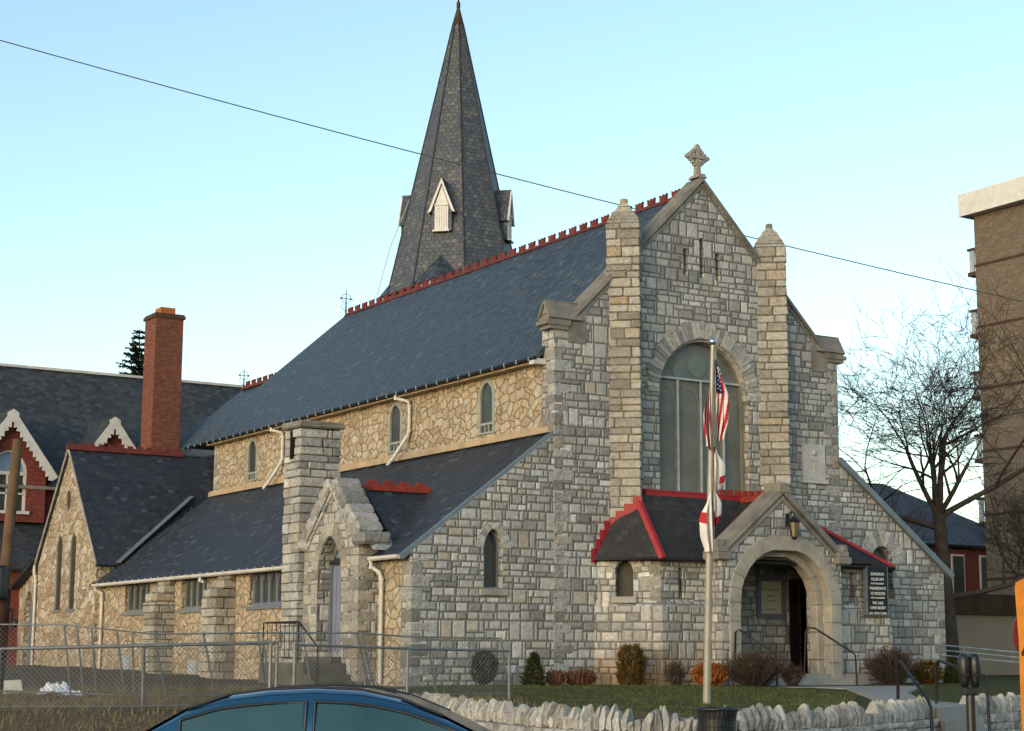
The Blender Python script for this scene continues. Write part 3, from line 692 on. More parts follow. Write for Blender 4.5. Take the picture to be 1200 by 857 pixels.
#--- aisle fronts
def aisle_front(sx):
    q = (lambda x: x) if sx < 0 else (lambda x: 10-x)
    m = MB()
    if sx < 0:
        outer = [(-4.22, G0), (0, G0), (0, 6.55), (-4.22, 3.34)]
        lan = arch_hole(-1.85, 2.47, 3.5, .275, .5, 7)
        m.panel((0, 0, 0), X3, outer, [lan], .5)
    else:
        outer = [(10, G0), (14.1, G0), (14.1, 3.34), (10, 6.4)]
        lan = arch_hole(11.6, 2.5, 3.6, .42, .42, 7)
        m.panel((0, 0, 0), X3, outer, [lan], .5)
    o = m.build('aisle_front_wall', 'ashlar', ch)
    m = MB(); cu = -1.85 if sx < 0 else 11.6
    if sx < 0: voussoirs(m, (0, .01, 0), X3, cu, 3.5, .285, .51, 9, .24, .02, .2)
    else: voussoirs(m, (0, .01, 0), X3, cu, 3.6, .43, .43, 11, .46, .025, .2, .02)
    m.build('window_arch', 'block', ch)
    fr = MB(); hw = .275 if sx < 0 else .42; zs = 3.5 if sx < 0 else 3.6; rise = .5 if sx < 0 else .42; zb = 2.47 if sx < 0 else 2.5
    arch_strip(fr, (0, .2, 0), X3, cu, zb, zs, hw, rise, -.05, 0, 0, .08, 7); fr.box(cu-hw-.02, cu+hw+.02, .1, .3, zb-.02, zb+.035)
    fo = fr.build('lancet_window', 'grey_metal', ch)
    m = MB(); m.panel((0, .25, 0), X3, arch_hole(cu, zb, zs, hw, rise, 7), [], .03); m.build('pane', 'dark_glass', fo)
    m = MB(); m.cbox((cu, .05, zb-.1), (hw+.14, .12, .085), ch=.02); m.build('window_sill', 'pale_trim', fo)
aisle_front(-1); aisle_front(1)
for cx_, dx_ in ((-4.22, 1), (14.1, -1)): m = MB(); quoins(m, (cx_, 0), (dx_, 0, 0), (0, 1, 0), .0, 3.2); m.build('corner_quoin', 'quoin', ch)
#--- clerestory (side walls of the nave above the aisles)
cw = [arch_hole(y, 6.94, 7.98, .42, .48, 6) for y in (-3.46, -8.86, -19.67)]
cw = [[(u, z) for u, z in h] for h in cw]
m = MB(); m.panel((0, 0, 0), (0, -1, 0), [(-23.2, 5.9), (-.58, 5.9), (-.58, 8.62), (-23.2, 8.62)], cw, .5)
m.build('clerestory_wall', 'rubble', ch)
for y in (3.46, 8.86, 19.67):
    fr = MB(); arch_strip(fr, (-.015, 0, 0), (0, -1, 0), -y, 6.94, 7.98, .42, .48, -.10, 0.015, 0, .1, 6)
    fr.box(.0, .08, y-.36, y+.36, 7.16, 7.23); fr.box(-.05, .12, y-.46, y+.46, 6.90, 6.955)
    for k in (-.1, .1): fr.box(.0, .06, y+k-.02, y+k+.02, 6.95, 7.17)
    fo = fr.build('clerestory_window', 'pale_sage', ch)
    m = MB(); m.panel((.045, 0, 0), (0, -1, 0), arch_hole(-y, 6.94, 7.98, .42, .48, 6), [], .03); m.build('pane', 'dark_glass', fo)
m = MB(); m.box(-.14, 0.02, .05, 23.35, 6.60, 6.76); m.box(-.10, 0.02, -.0+.6, 23.25, 6.76, 6.80); m.build('string_course', 'sill', ch)
m = MB(); quoins(m, (0, 23.2), (1, 0, 0), (0, -1, 0), 6.8, 8.5)
z = 6.8
m.build('corner_quoin', 'warm_block', ch)
m = MB(); m.box(9.5, 10, .58, 23.2, 5.9, 8.62); m.box(.5, 9.5, 22.7, 23.2, 0, 8.62); m.build('rear_wall', 'rubble', ch)
#--- nave roof: main roof hipped at the back, lower chancel roof beyond
def roof_plane(mb, pts, nrm, th=.10): mb.slab(pts, nrm, th)
ex = -.36; ez = HE-.02
m = MB()
k = 1/sqrt(2)
m.slab([(ex, .45, ez), (5, .45, HR), (5, 22.45, HR), (ex, 25.2, ez)], (-k, 0, k), .12)
m.slab([(10-ex, .45, ez), (10-ex, 25.2, ez), (5, 22.45, HR), (5, .45, HR)], (k, 0, k), .12)
m.slab([(ex, 25.2, ez), (5, 22.45, HR), (10-ex, 25.2, ez)], (0, .89, .45), .12)
m.build('nave_roof', 'slate', ch)
m = MB(); m.slab([(1.3, 22, 8.6), (5, 22, 12.25), (5, 32.3, 12.25), (1.3, 35.5, 8.6)], (-k, 0, k), .1); m.slab([(8.7, 22, 8.6), (8.7, 35.5, 8.6), (5, 32.3, 12.25), (5, 22, 12.25)], (k, 0, k), .1)
m.slab([(1.3, 35.5, 8.6), (5, 32.3, 12.25), (8.7, 35.5, 8.6)], (0, .8, .6), .1); m.build('chancel_roof', 'slate', ch)
m = MB(); m.box(1.6, 8.4, 23.2, 35, 0, 8.6); m.build('chancel_wall', 'rubble', ch)
m = MB(); cresting(m, (5, .9, HR), (5, 22.4, HR), 36, .22, .03, .11); m.build('ridge_cresting', 'terracotta', ch)
m = MB(); cresting(m, (5, 25, 12.27), (5, 32.2, 12.27), 12, .24, .07); m.build('ridge_cresting', 'terracotta', ch)
# nave gutter: dark trough with bright hangers
m = MB(); m.tube([(ex-.02, .35, ez-.03), (ex-.02, 25.2, ez-.03)], .055, 8); m.build('eave_gutter', 'iron', ch)
for i in range(40): m = MB(); y = .6+i*.62; m.box(ex-.085, ex-.04, y-.012, y+.012, ez-.09, ez+.015); m.build('gutter_hanger', 'pale_metal', ch)
m = MB(); m.box(-.30, -.0, .5, 23.3, 8.50, 8.585); m.build('eave_soffit', 'sill', ch)
m = MB(); m.box(-.4, -.02, .36, .62, 8.45, 8.60); m.build('eave_return', 'gutter', ch)
# wrought iron finials
for (px, py, pz, hh) in ((5, 22.5, HR, .95), (5, 32.35, 12.27, .85)):
    m = MB(); m.tube([(px, py, pz), (px, py, pz+hh*1.05)], [.035, .012], 6)
    m.tube([(px-.30, py, pz+hh*.68), (px+.30, py, pz+hh*.68)], .014, 5)
    m.tube([(px+.19*cos(t*pi/8), py, pz+hh*.68+.19*sin(t*pi/8)) for t in range(17)], .011, 5, False)
    for s1 in (-1, 1):
        m.tube([(px, py, pz+.12), (px+s1*.1, py, pz+.2), (px+s1*.2, py, pz+.28), (px+s1*.22, py, pz+.38), (px+s1*.14, py, pz+.40), (px+s1*.12, py, pz+.33)], .010, 5)
        m.rock((px+s1*.2, py, pz+hh*.68), (.035, .03, .035))
    m.build('finial', 'iron', ch)
# clerestory downspouts
for y in (16.8, 7.7):
    downspout(ch, [(-.36, y+.55, 8.60), (-.34, y+.50, 8.46), (-.10, y+.18, 8.36), (-.085, y+.12, 8.2), (-.085, y+.12, 7.45), (-.12, y+.16, 7.3), (-.42, y+.52, 6.62), (-.55, y+.62, 6.42)])
#--- aisle walls and roofs
AX = -4.22
wins = [(18.10, 20.50), (13.15, 15.25), (7.60, 9.85)]
m = MB(); m.panel((AX, 0, 0), (0, -1, 0), [(-23.3, G0), (-.5, G0), (-.5, 3.34), (-23.3, 3.34)], [rect(-b, -a, 2.18, 3.26) for a, b in wins], .45)
m.build('aisle_wall', 'rubble', ch)
for i, (a, b) in enumerate(wins):
    mat = 'sage_paint' if i < 2 else 'blue_paint'
    fr = MB(); fr.box(AX+.10, AX+.22, a, b, 3.18, 3.26); fr.box(AX+.10, AX+.22, a, b, 2.18, 2.28)
    n = 4 if i < 2 else 4
    for j in range(n+1):
        y = lerp(a+.05, b-.05, j/n); wd = .05 if j in (0, n) else .06; fr.box(AX+.11, AX+.20, y-wd, y+wd, 2.28, 3.18)
    for j in range(n):                                # pointed heads of the lights
        y0, y1 = lerp(a+.05, b-.05, j/n)+.06, lerp(a+.05, b-.05, (j+1)/n)-.06; c_ = (y0+y1)/2
        for (p, q) in ((y0, c_), (y1, c_)):
            fr.slab([(AX+.13, p, 2.86), (AX+.13, p, 3.18), (AX+.13, q, 3.18)], (-1, 0, 0), .05)
    fo = fr.build('aisle_window', mat, ch)
    m = MB(); m.box(AX+.17, AX+.19, a, b, 2.2, 3.24); m.build('pane', 'dark_glass', fo)
    m = MB(); m.box(AX-.08, AX+.2, a-.1, b+.1, 2.08, 2.18); m.build('window_sill', mat, fo)
for y in (16.3, 11.35):                              # buttresses
    m = MB(); stack(m, (AX-.33, y), (1, 0), .36, .52, .0, 2.45)
    for (z0, z1, x0, x1) in ((2.45, 2.72, -.62, 0), (2.72, 2.98, -.40, 0), (2.98, 3.2, -.2, 0)):
        for s1 in (-1, 1): m.cbox((AX+(x0+x1)/2, y+s1*.25, (z0+z1)/2), ((x1-x0)/2+.03, .24, (z1-z0)/2-.01), ch=.05, jit=.012)
    b_ = m.build('buttress', 'warm_block', ch); k_ = MB(); core(k_, (AX-.3, y), (1, 0), .34, .48, G0, 2.44); k_.build('mortar_core', 'mortar', b_)
for y, z1 in ((14.1, .62), (20.1, .75)):
    m = MB(); m.box(AX-.04, AX+.02, y-.38, y+.38, -.05, z1); m.build('vent_panel', 'pale_metal', ch)['label'] = 'pale blue panel low in the rubble wall'
sl_ = Vector((-3.3, 0, 4.35)).normalized()
m = MB(); m.slab([(-4.50, .12, 3.22), (.0, .12, 6.62), (.0, 23.5, 6.62), (-4.50, 23.5, 3.22)], (-.6, 0, .8), .09)
m.build('aisle_roof', 'dark_slate', ch)
m = MB(); m.slab([(-4.52, .02, 3.24), (-.02, .02, 6.64), (-.02, .14, 6.64), (-4.52, .14, 3.24)], (-.6, 0, .8), .14); m.build('verge_flashing', 'grey_metal', ch)
m = MB(); m.slab([(14.40, .12, 3.22), (14.40, 23.5, 3.22), (10, 23.5, 6.5), (10, .12, 6.5)], (.6, 0, .8), .09); m.build('aisle_roof', 'dark_slate', ch)
m = MB(); m.slab([(14.45, -.14, 3.26), (14.45, .16, 3.26), (9.98, .16, 6.56), (9.98, -.14, 6.56)], (.6, 0, .8), .17); m.build('verge_flashing', 'grey_metal', ch)
m = MB(); m.box(13.65, 14.1, .5, 23.2, G0, 3.3); m.box(10, 14.1, 22.8, 23.3, G0, 5.4); m.build('aisle_wall', 'rubble', ch)
# white aisle gutters, in two lengths either side of the side porch
def gutter(parent, y0, y1, x, z):
    m = MB(); pr = [(-.08, 0), (-.075, -.07), (-.03, -.105), (.03, -.105), (.07, -.06), (.075, .0)]
    vs = [(x+a, y, z+b) for y in (y0, y1) for a, b in pr]; n = len(pr)
    m.add(vs, [(i, i+1, i+1+n, i+n) for i in range(n-1)]+[tuple(range(n)), tuple(range(2*n-1, n-1, -1))])
    return m.build('eave_gutter', 'gutter', parent)
gutter(ch, 6.2, 23.0, -4.52, 3.23); gutter(ch, .1, 1.65, -4.52, 3.25)
for i in range(28): m = MB(); y = 6.5+i*.6; m.box(-4.50, -4.46, y-.015, y+.015, 3.20, 3.29); m.build('gutter_hanger', 'pale_metal', ch)
downspout(ch, [(-4.52, 22.8, 3.18), (-4.50, 22.75, 3.02), (-4.32, 22.62, 2.92), (-4.31, 22.6, 2.7), (-4.31, 22.6, .1)])
downspout(ch, [(-4.52, 13.0, 3.16), (-4.50, 13.0, 3.05), (-4.42, 12.95, 2.98)])
downspout(ch, [(-4.52, 1.62, 3.18), (-4.50, 1.60, 3.0), (-4.36, 1.42, 2.86), (-4.32, 1.38, 2.7), (-4.32, 1.38, .1)])
#--- transept
TY, TX = 26.75, -4.34
tz, te, thw = 8.5, 4.22, 3.52
la1 = arch_hole(-25.95, 2.42, 4.7, .28, .45, 6); la2 = arch_hole(-27.55, 2.42, 4.7, .28, .45, 6)
la1, la2 = [arch_hole(-(TY+o), 2.42, 4.75, .33, .5, 6) for o in (-.80, .82)]
ov = [(-TY+.25*cos(t*pi/9), 6.5+.42*sin(t*pi/9)) for t in range(18)]
m = MB(); m.panel((TX, 0, 0), (0, -1, 0), [(-TY-thw, G0), (-TY+thw, G0), (-TY+thw, te), (-TY, tz), (-TY-thw, te)], [la1, la2, ov], .5); m.build('transept_wall', 'pale_rubble', ch)
m = MB(); m.box(TX+.5, 0, 23.24, 23.7, G0, 4.2); m.box(TX+.5, 0, 29.8, 30.26, G0, 4.2); m.build('transept_side_wall', 'pale_rubble', ch)
for o in (-.80, .82):
    fr = MB(); arch_strip(fr, (TX+.02, 0, 0), (0, -1, 0), -(TY+o), 2.42, 4.75, .33, .5, -.045, 0, 0, .06, 6); fr.box(TX-.05, TX+.3, TY+o-.42, TY+o+.42, 2.32, 2.42)
    fo = fr.build('lancet_window', 'sage_paint', ch); m = MB(); m.panel((TX+.055, 0, 0), (0, -1, 0), arch_hole(-(TY+o), 2.42, 4.75, .33, .5, 6), [], .03); m.build('pane', 'mesh_glass', fo)
m = MB(); m.panel((TX+.05, 0, 0), (0, -1, 0), ov, [], .03); m.build('oval_window', 'mesh_glass', ch)
m = MB()
for s1 in (-1, 1):
    m.slab([(TX-.10, TY, tz+.02), (TX-.10, TY+s1*(thw+.25), te-.28), (1.5, TY+s1*(thw+.25), te-.28), (1.5, TY, tz+.02)] if s1 > 0 else [(TX-.10, TY, tz+.02), (1.5, TY, tz+.02), (1.5, TY-thw-.25, te-.28), (TX-.10, TY-thw-.25, te-.28)], (0, s1*.77, .63), .1)
m.build('transept_roof', 'dark_slate', ch)
m = MB()
for s1 in (-1, 1): m.tube([(TX-.1, TY, tz-.03), (TX-.1, TY+s1*(thw+.22), te-.27)], .05, 5)
m.build('verge_trim', 'pale_trim', ch)
m = MB(); cresting(m, (TX-.15, TY, tz+.02), (.1, TY, tz+.02), 12, .16, .10); m.build('ridge_cresting', 'terracotta', ch)
# lead valley between transept and aisle roofs
m = MB()
for i in range(14):
    t0, t1 = i/14, (i+.93)/14; A, B = Vector((-3.62, 22.93, 3.96)), Vector((-.02, 25.2, 6.68)); a, b = A.lerp(B, t0), A.lerp(B, t1); s_ = Vector((.10, -.25, .0)); n_ = Vector((-.1, -.1, .12))*.4
    m.slab([a-s_*.5+n_+Z3*.05, b-s_*.5+n_+Z3*.05, b+s_*.5+n_+Z3*.05, a+s_*.5+n_+Z3*.05], (-.3, -.3, .9), .04)
m.build('valley_flashing', 'grey_metal', ch)
downspout(ch, [(TX-.14, 30.2, 4.2), (TX-.12, 30.2, 3.9), (TX-.08, 30.15, 3.6), (TX-.08, 30.15, .2)])
#--- small rear porch beyond the transept
m = MB(); rp = arch_hole(-31.9, .2, 2.3, .62, 1.0, 7); m.panel((-4.1, 0, 0), (0, -1, 0), [(-34.4, G0), (-30.3, G0), (-30.3, 4.4), (-31.2, 4.5), (-34.4, 3.3)], [rp], .5)
m.box(-3.6, 1.5, 30.4, 34.4, G0, 3.3); m.build('rear_porch_wall', 'pale_rubble', ch)
m = MB(); voussoirs(m, (-4.1, 0, 0), (0, -1, 0), -31.9, 2.3, .63, 1.01, 13, .38, .03, .2); m.build('door_arch', 'warm_block', ch)
m = MB(); m.panel((-3.9, 0, 0), (0, -1, 0), rp, [], .05); m.build('side_door', 'blue_paint', ch)
m = MB(); m.slab([(-4.5, 34.6, 3.0), (-4.5, 30.3, 4.5), (1.5, 30.3, 4.6), (1.5, 34.6, 3.1)][::-1], (0, .3, .95), .1); m.build('rear_porch_roof', 'dark_slate', ch)
m = MB(); m.tube([(-4.2, 34.0, 3.0), (-4.2, 34.0, .2)], .07, 8); m.build('downspout', 'gutter', ch)
#--- chimney stack of grey stone beside the side porch
m = MB(); cc = (-4.28, 5.66); stack(m, cc, (1, 0), .62, .50, .0, 6.92); s_ = m.build('stone_chimney', 'block', ch)
s_['label'] = 'square grey stone chimney with a flat slab cap'
k_ = MB(); core(k_, cc, (1, 0), .58, .46, G0, 6.9); k_.build('mortar_core', 'mortar', s_)
m = MB(); m.cbox((cc[0], cc[1], 7.03), (.70, .60, .10), ch=.045, jit=.02); m.build('chimney_cap', 'trim', s_)
m = MB(); m.box(cc[0]-.64, cc[0]-.60, 5.55, 5.78, 6.1, 6.88); m.build('flue_slot', 'shadow_void', s_)
#--- side porch
PX, PY, PHW = -4.78, 3.38, 1.60
do = arch_hole(-PY-.05, .85, 2.75, .72, 1.15, 8)
m = MB(); m.panel((PX, 0, 0), (0, -1, 0), [(-PY-PHW, G0), (-PY+PHW, G0), (-PY+PHW, 3.7), (-PY, 5.15), (-PY-PHW, 3.7)], [do], .5)
m.box(PX+.5, -3.6, PY-PHW, PY-PHW+.4, G0, 3.7); m.box(PX+.5, -3.6, PY+PHW-.4, PY+PHW, G0, 3.7)
m.build('side_porch_wall', 'ashlar', ch)
m = MB()
for s1 in (-1, 1): quoins(m, (PX, PY+s1*PHW), (1, 0, 0), (0, -s1, 0), .1, 3.5)
quoins(m, (PX, PY-.05-.73), (1, 0, 0), (0, -1, 0), .9, 2.75, .015); quoins(m, (PX, PY-.05+.87), (1, 0, 0), (0, 1, 0), .9, 2.75, .015)
voussoirs(m, (PX, 0, 0), (0, -1, 0), -PY-.05, 2.75, .73, 1.16, 13, .34, .03, .2)
m.build('door_arch', 'warm_block', ch)
dm = MB(); dm.panel((PX+.42, 0, 0), (0, -1, 0), do, [], .06); dob = dm.build('side_door', 'lilac_door', ch)
m = MB(); arch_strip(m, (PX+.36, 0, 0), (0, -1, 0), -PY-.05, .85, 2.75, .72, 1.15, -.09, 0, 0, .1, 8); m.build('door_frame', 'grey_metal', dob)
m = MB()
for k in (-.42, -.14, .14, .42): m.box(PX+.405, PX+.42, PY+.05+k-.02, PY+.05+k+.02, .9, 3.1)
m.build('door_board', 'lilac_door', dob)
# fat rounded coping stones of the side porch gable
m = MB()
for s1 in (-1, 1):
    for i in range(6):
        t = (i+.5)/6; y = PY+s1*lerp(.1, PHW+.02, t); z = lerp(5.30, 3.86, t)
        a = Vector((0, s1*.76, -.68)).normalized(); b = Vector((1, 0, 0)); n_ = b.cross(a)
        m.cbox((PX+.30, y, z), (.40, .17, .18), (b, a, n_), .11, .012)
        m.cbox((PX-.03, y-s1*.07, z-.17), (.05, .17, .06), (b, a, n_), .02, .004)
        m.cbox((PX-.02, y-s1*.16, z-.30), (.04, .16, .05), (b, a, n_), .02, .004)
    m.cbox((PX+.30, PY+s1*(PHW+.12), 3.72), (.42, .34, .16), ch=.12, jit=.01)
m.build('gable_coping', 'block', ch)
m = MB(); m.slab([(PX+.9, PY, 5.22), (PX+.9, PY-PHW-.15, 3.72), (-3.35, PY-PHW-.15, 3.72+.2), (-1.7, PY, 5.22)][::-1], (0, -.68, .74), .08); m.slab([(PX+.9, PY, 5.22), (-1.7, PY, 5.22), (-3.35, PY+PHW+.15, 3.92), (PX+.9, PY+PHW+.15, 3.72)][::-1], (0, .68, .74), .08)
m.build('side_porch_roof', 'dark_slate', ch)
m = MB(); cresting(m, (PX+.95, PY, 5.22), (-1.85, PY, 5.22), 4, .15, .09); m.build('ridge_cresting', 'old_red', ch)
m = MB(); m.slab([(PX+.80, PY-PHW-.45, 3.42), (PX+.80, PY-PHW-.08, 3.62), (PX+.9, PY-PHW+.0, 3.76), (PX+.9, PY-PHW-.45, 3.54)], (1, 0, 0), .6); m.build('valley_flashing', 'pale_metal', ch)
# steps to the side door
m = MB(); m.cbox((PX-.62, PY+.30, .21), (.61, 1.35, .37), ch=.02)
m.cbox((PX-.16, PY+.05, .66), (.155, .80, .08), ch=.015)
for i in range(3): m.cbox((PX-.63, PY-1.20-.29*i, .30-.16*i-.5), (.58-.012*i, .145, .5+.004), ch=.012)
m.build('side_steps', 'mossy', ch)

#--- front porch: canted narthex with the gabled entrance
PD, GD = 1.2, 1.9
def porch_panel(p, q, z0, z1, holes=[], th=.35, mat='ashlar', name='porch_wall', out=0):
    p, q = Vector((*p, 0)), Vector((*q, 0)); d = (q-p); L_ = d.length; m = MB(); m.panel(p, d, [(0, z0), (L_, z0), (L_, z1), (0, z1)], holes, th); return m
A0, A1, B1, B0 = (1.37, 0), (2.55, -1.2), (10.55, -1.2), (11.75, 0)
cl_ = hypot(1.18, 1.2)
mm = MB()
hcant = arch_hole(.72, 2.33, 2.95, .24, .36, 6)
for part in [porch_panel(A0, A1, 2.2, 3.28, [hcant]), porch_panel(A1, (4.2, -1.2), 2.2, 3.28, [rect(.58, .76, 2.3, 3.1)]), porch_panel((8.0, -1.2), B1, 2.2, 3.28, [rect(1.18, 1.42, 2.3, 3.14)]), porch_panel(B1, B0, 2.2, 3.28)]: part.build('porch_wall', 'ashlar', ch)
# battered plinth
o_ = .13
pl = [(1.27, 0), (2.50, -1.2-o_), (4.2, -1.2-o_)]; pr_ = [(8.0, -1.2-o_), (10.62, -1.2-o_), (11.85, 0)]
tp = [(1.37, 0), (2.55, -1.2), (4.2, -1.2)]; tr = [(8.0, -1.2), (10.55, -1.2), (11.75, 0)]
for lo, hi in ((pl, tp), (pr_, tr)):
    mm = MB()
    for i in range(2):
        a, b, c_, d_ = lo[i], lo[i+1], hi[i+1], hi[i]
        mm.add([(*a, G0), (*b, G0), (*b, 2.08), (*a, 2.08), (*c_, 2.22), (*d_, 2.22)], [(0, 1, 2, 3), (3, 2, 4, 5)])
    mm.build('porch_plinth', 'rusty' if lo is pl else 'ashlar', ch)
m = MB()
q1 = Vector((1.18, -1.2, 0)).normalized(); quoins(m, (2.55, -1.2), -q1, (0, 1, 0), 2.22, 3.2, .012)
nn = q1.cross(Z3)
voussoirs(m, Vector((1.37, 0, 0)), q1, .72, 2.95, .25, .37, 9, .24, .02, .2)
m.build('window_arch', 'warm_block', ch)
m = MB(); p_ = Vector((1.37, 0, 0))+q1*.72; m.cbox(p_+nn*.02+Vector((0, 0, 2.24)), (.34, .10, .085), (q1, -nn, Z3), .02); m.build('window_sill', 'pale_trim', ch)
m = MB(); m.panel(Vector((1.37, 0, 0))-nn*.26, q1, hcant, [], .03); m.build('lancet_window', 'mesh_glass', ch)
m = MB(); m.box(3.1, 3.35, -.95, -.92, 2.25, 3.15); m.box(9.15, 9.45, -.95, -.92, 2.25, 3.2); m.build('slit_window', 'shadow_void', ch)
# porch roof
ez_, tz_ = 3.30, 5.02
E0, E1, E2, E3 = (1.22, 0.0, ez_), (2.44, -1.45, ez_), (10.68, -1.45, ez_), (11.95, 0, ez_)
T1, T2 = (2.40, -.30, 5.08), (7.2, -.30, 5.08)
T0, T3 = (2.26, .0, 5.08), (7.0, 0, 5.08)
m = MB(); m.slab([E0, E1, T1, T0], (-.72, -.6, .35), .07); m.build('porch_roof', 'porch_slate', ch)
m = MB(); m.slab([E1, E2, T2, T1], (0, -.84, .54), .07); m.build('porch_roof', 'porch_slate', ch)
m = MB(); m.slab([E2, E3, T3, T2], (.5, -.5, .7), .07); m.build('porch_roof', 'porch_slate', ch)
def ridge_bar(mb, a, b, wd, th, up=.02):
    a, b = Vector(a), Vector(b); d = (b-a).normalized(); s_ = d.cross(Z3).normalized(); n_ = s_.cross(d); n_ = n_ if n_.z > 0 else -n_
    a, b = a+n_*up, b+n_*up
    mb.hexa([a-s_*wd-n_*.05, b-s_*wd-n_*.05, b+s_*wd-n_*.05, a+s_*wd-n_*.05, a-s_*wd*.55+n_*th, b-s_*wd*.55+n_*th, b+s_*wd*.55+n_*th, a+s_*wd*.55+n_*th])
m = MB(); ridge_bar(m, E1, T1, .11, .06); m.build('hip_cap', 'red_paint', ch)
m = MB(); ridge_bar(m, E2, T2, .05, .04); m.build('hip_cap', 'red_paint', ch)
m = MB(); m.box(2.75, 6.8, -.31, -.02, 4.96, 5.18); m.box(2.75, 6.85, -.33, .0, 5.18, 5.225); m.build('wall_flashing', 'red_paint', ch)
# stepped flashing up the front wall and round the diagonal buttress
m = MB()
for i in range(4):
    x0, x1 = lerp(1.16, 1.72, i/4), lerp(1.16, 1.72, (i+1)/4); z0 = ez_+(x0-1.22)*1.78
    m.box(x0, x1+.02, -.045, -.012, z0+.02, z0+.40)
m.build('step_flashing', 'red_paint', ch)
m = MB()
for i in range(4):
    s0, s1_ = i*.23, (i+1)*.23; z = lerp(4.22, 4.86, i/3.4)
    a = Vector((1.72, .05, 0))-d2*.025+d1*s0; b = Vector((1.72, .05, 0))-d2*.025+d1*(s1_+.015)
    m.slab([(a.x, a.y, z-.2), (b.x, b.y, z-.05), (b.x, b.y, z+.20), (a.x, a.y, z+.20)], -d2, .03)
m.build('step_flashing', 'red_paint', ch)
m = MB(); m.tube([E0, E1, E2, E3], .05, 6); m.build('eave_gutter', 'iron', ch)
# gabled entrance
GC, GH = 6.12, 2.1
AR = dict(cu=6.22, zb=.15, zs=2.20, hw=1.60, rise=1.46)
hole = arch_hole(AR['cu'], G0, AR['zs'], AR['hw'], AR['rise'], 12)
m = MB(); m.panel((0, -GD, 0), X3, [(GC-GH, G0), (GC+GH, G0), (GC+GH, 3.35), (GC, 5.10), (GC-GH, 3.35)], [hole], .32)
m.box(GC-GH, GC-GH+.4, -GD+.32, -PD+.3, G0, 3.3); m.box(GC+GH-.4, GC+GH, -GD+.32, -PD+.3, G0, 3.3)
m.build('entrance_gable', 'ashlar', ch)
m = MB(); voussoirs(m, (0, -GD, 0), X3, AR['cu'], AR['zs'], AR['hw']-.02, AR['rise']-.02, 13, .40, .035, .3, .0, .008)
for s1 in (-1, 1):
    z = .0
    for h in (.62, .48, .60, .50):
        m.cbox((AR['cu']+s1*(AR['hw']+.17), -GD+.13, z+h/2), (.19, .165, h/2-.006), ch=.015); z += h
voussoirs(m, (0, -GD+.33, 0), X3, AR['cu']-.02, AR['zs'], AR['hw']-.20, AR['rise']-.17, 11, .26, .0, .34, .0, .006)
for s1 in (-1, 1):
    z = .0
    for h in (.7, .75, .75): m.cbox((AR['cu']-.02+s1*(AR['hw']-.20+.13), -GD+.5, z+h/2), (.13, .17, h/2-.006), ch=.03); z += h
m.build('entrance_arch', 'pale_trim', ch)
m = MB()
for s1 in (-1, 1):
    coping(m, (GC+s1*(GH+.10), 0, 3.42), (GC, 0, 5.20), -.02, -GD-.10, -GD+.55, .16)
    coping(m, (GC+s1*(GH+.02), 0, 3.42), (GC, 0, 5.15), -.14, -GD-.05, -GD, .12)
m.cbox((GC, -GD+.2, 5.30), (.20, .32, .16), ch=.05)
m.build('gable_coping', 'trim', ch)
for s1 in (-1, 1):
    x = GC+s1*(GH+.02); m = MB(); m.cbox((x, -GD+.15, 3.40), (.25, .32, .10), ch=.03); m.cbox((x, -GD+.15, 3.58), (.20, .27, .085), ch=.03)
    m.rock((x, -GD+.15, 3.70), (.19, .26, .16), 0, .06)
    m.build('kneeler', 'trim', ch)
m = MB(); m.slab([(GC, -GD+.3, 5.12), (GC-GH, -GD+.3, 3.32), (GC-GH, -.6, 3.32), (GC, 0.0, 5.12)][::-1], (-.65, 0, .76), .08); m.slab([(GC, -GD+.3, 5.12), (GC, .0, 5.12), (GC+GH, -.6, 3.32), (GC+GH, -GD+.3, 3.32)][::-1], (.65, 0, .76), .08)
m.build('entrance_roof', 'porch_slate', ch)
m = MB(); cresting(m, (GC, -.12, 5.10), (GC, -1.35, 5.10), 4, .18, .07); m.build('ridge_cresting', 'old_red', ch)
m = MB(); cresting(m, (5.05, -.22, 5.12), (6.95, -.22, 5.12), 7, .20, .10, .06); m.build('wall_cresting', 'old_red', ch)
# inside of the porch: floor, back wall, ceiling, dark inner doorway, bench
m = MB(); m.box(4.2, 9.6, .75, .9, .1, 3.4); m.box(4.3, 4.5, -1.2, .8, .1, 3.4); m.build('porch_inner_wall', 'ashlar', ch)
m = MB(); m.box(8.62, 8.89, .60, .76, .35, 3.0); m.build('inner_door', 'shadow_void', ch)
m = MB(); m.box(4.0, 9.8, -1.5, .9, 3.38, 3.44); m.build('porch_ceiling', 'dark_wood', ch)
m = MB(); m.box(8.9, 9.1, -.6, .8, .1, 3.4); m.build('porch_side_wall', 'ashlar', ch)
m = MB(); m.box(4.3, 9.2, -1.86, .75, -.2, .33)
for i in range(3): m.cbox((6.3, -2.0-.34*i, .21-.15*i-.25), (1.95+.06*i, .30, .25), ch=.015)
m.cbox((6.35, -3.6, -.10), (2.2, 1.0, .14), ch=.02); m.build('entrance_steps', 'concrete', ch)
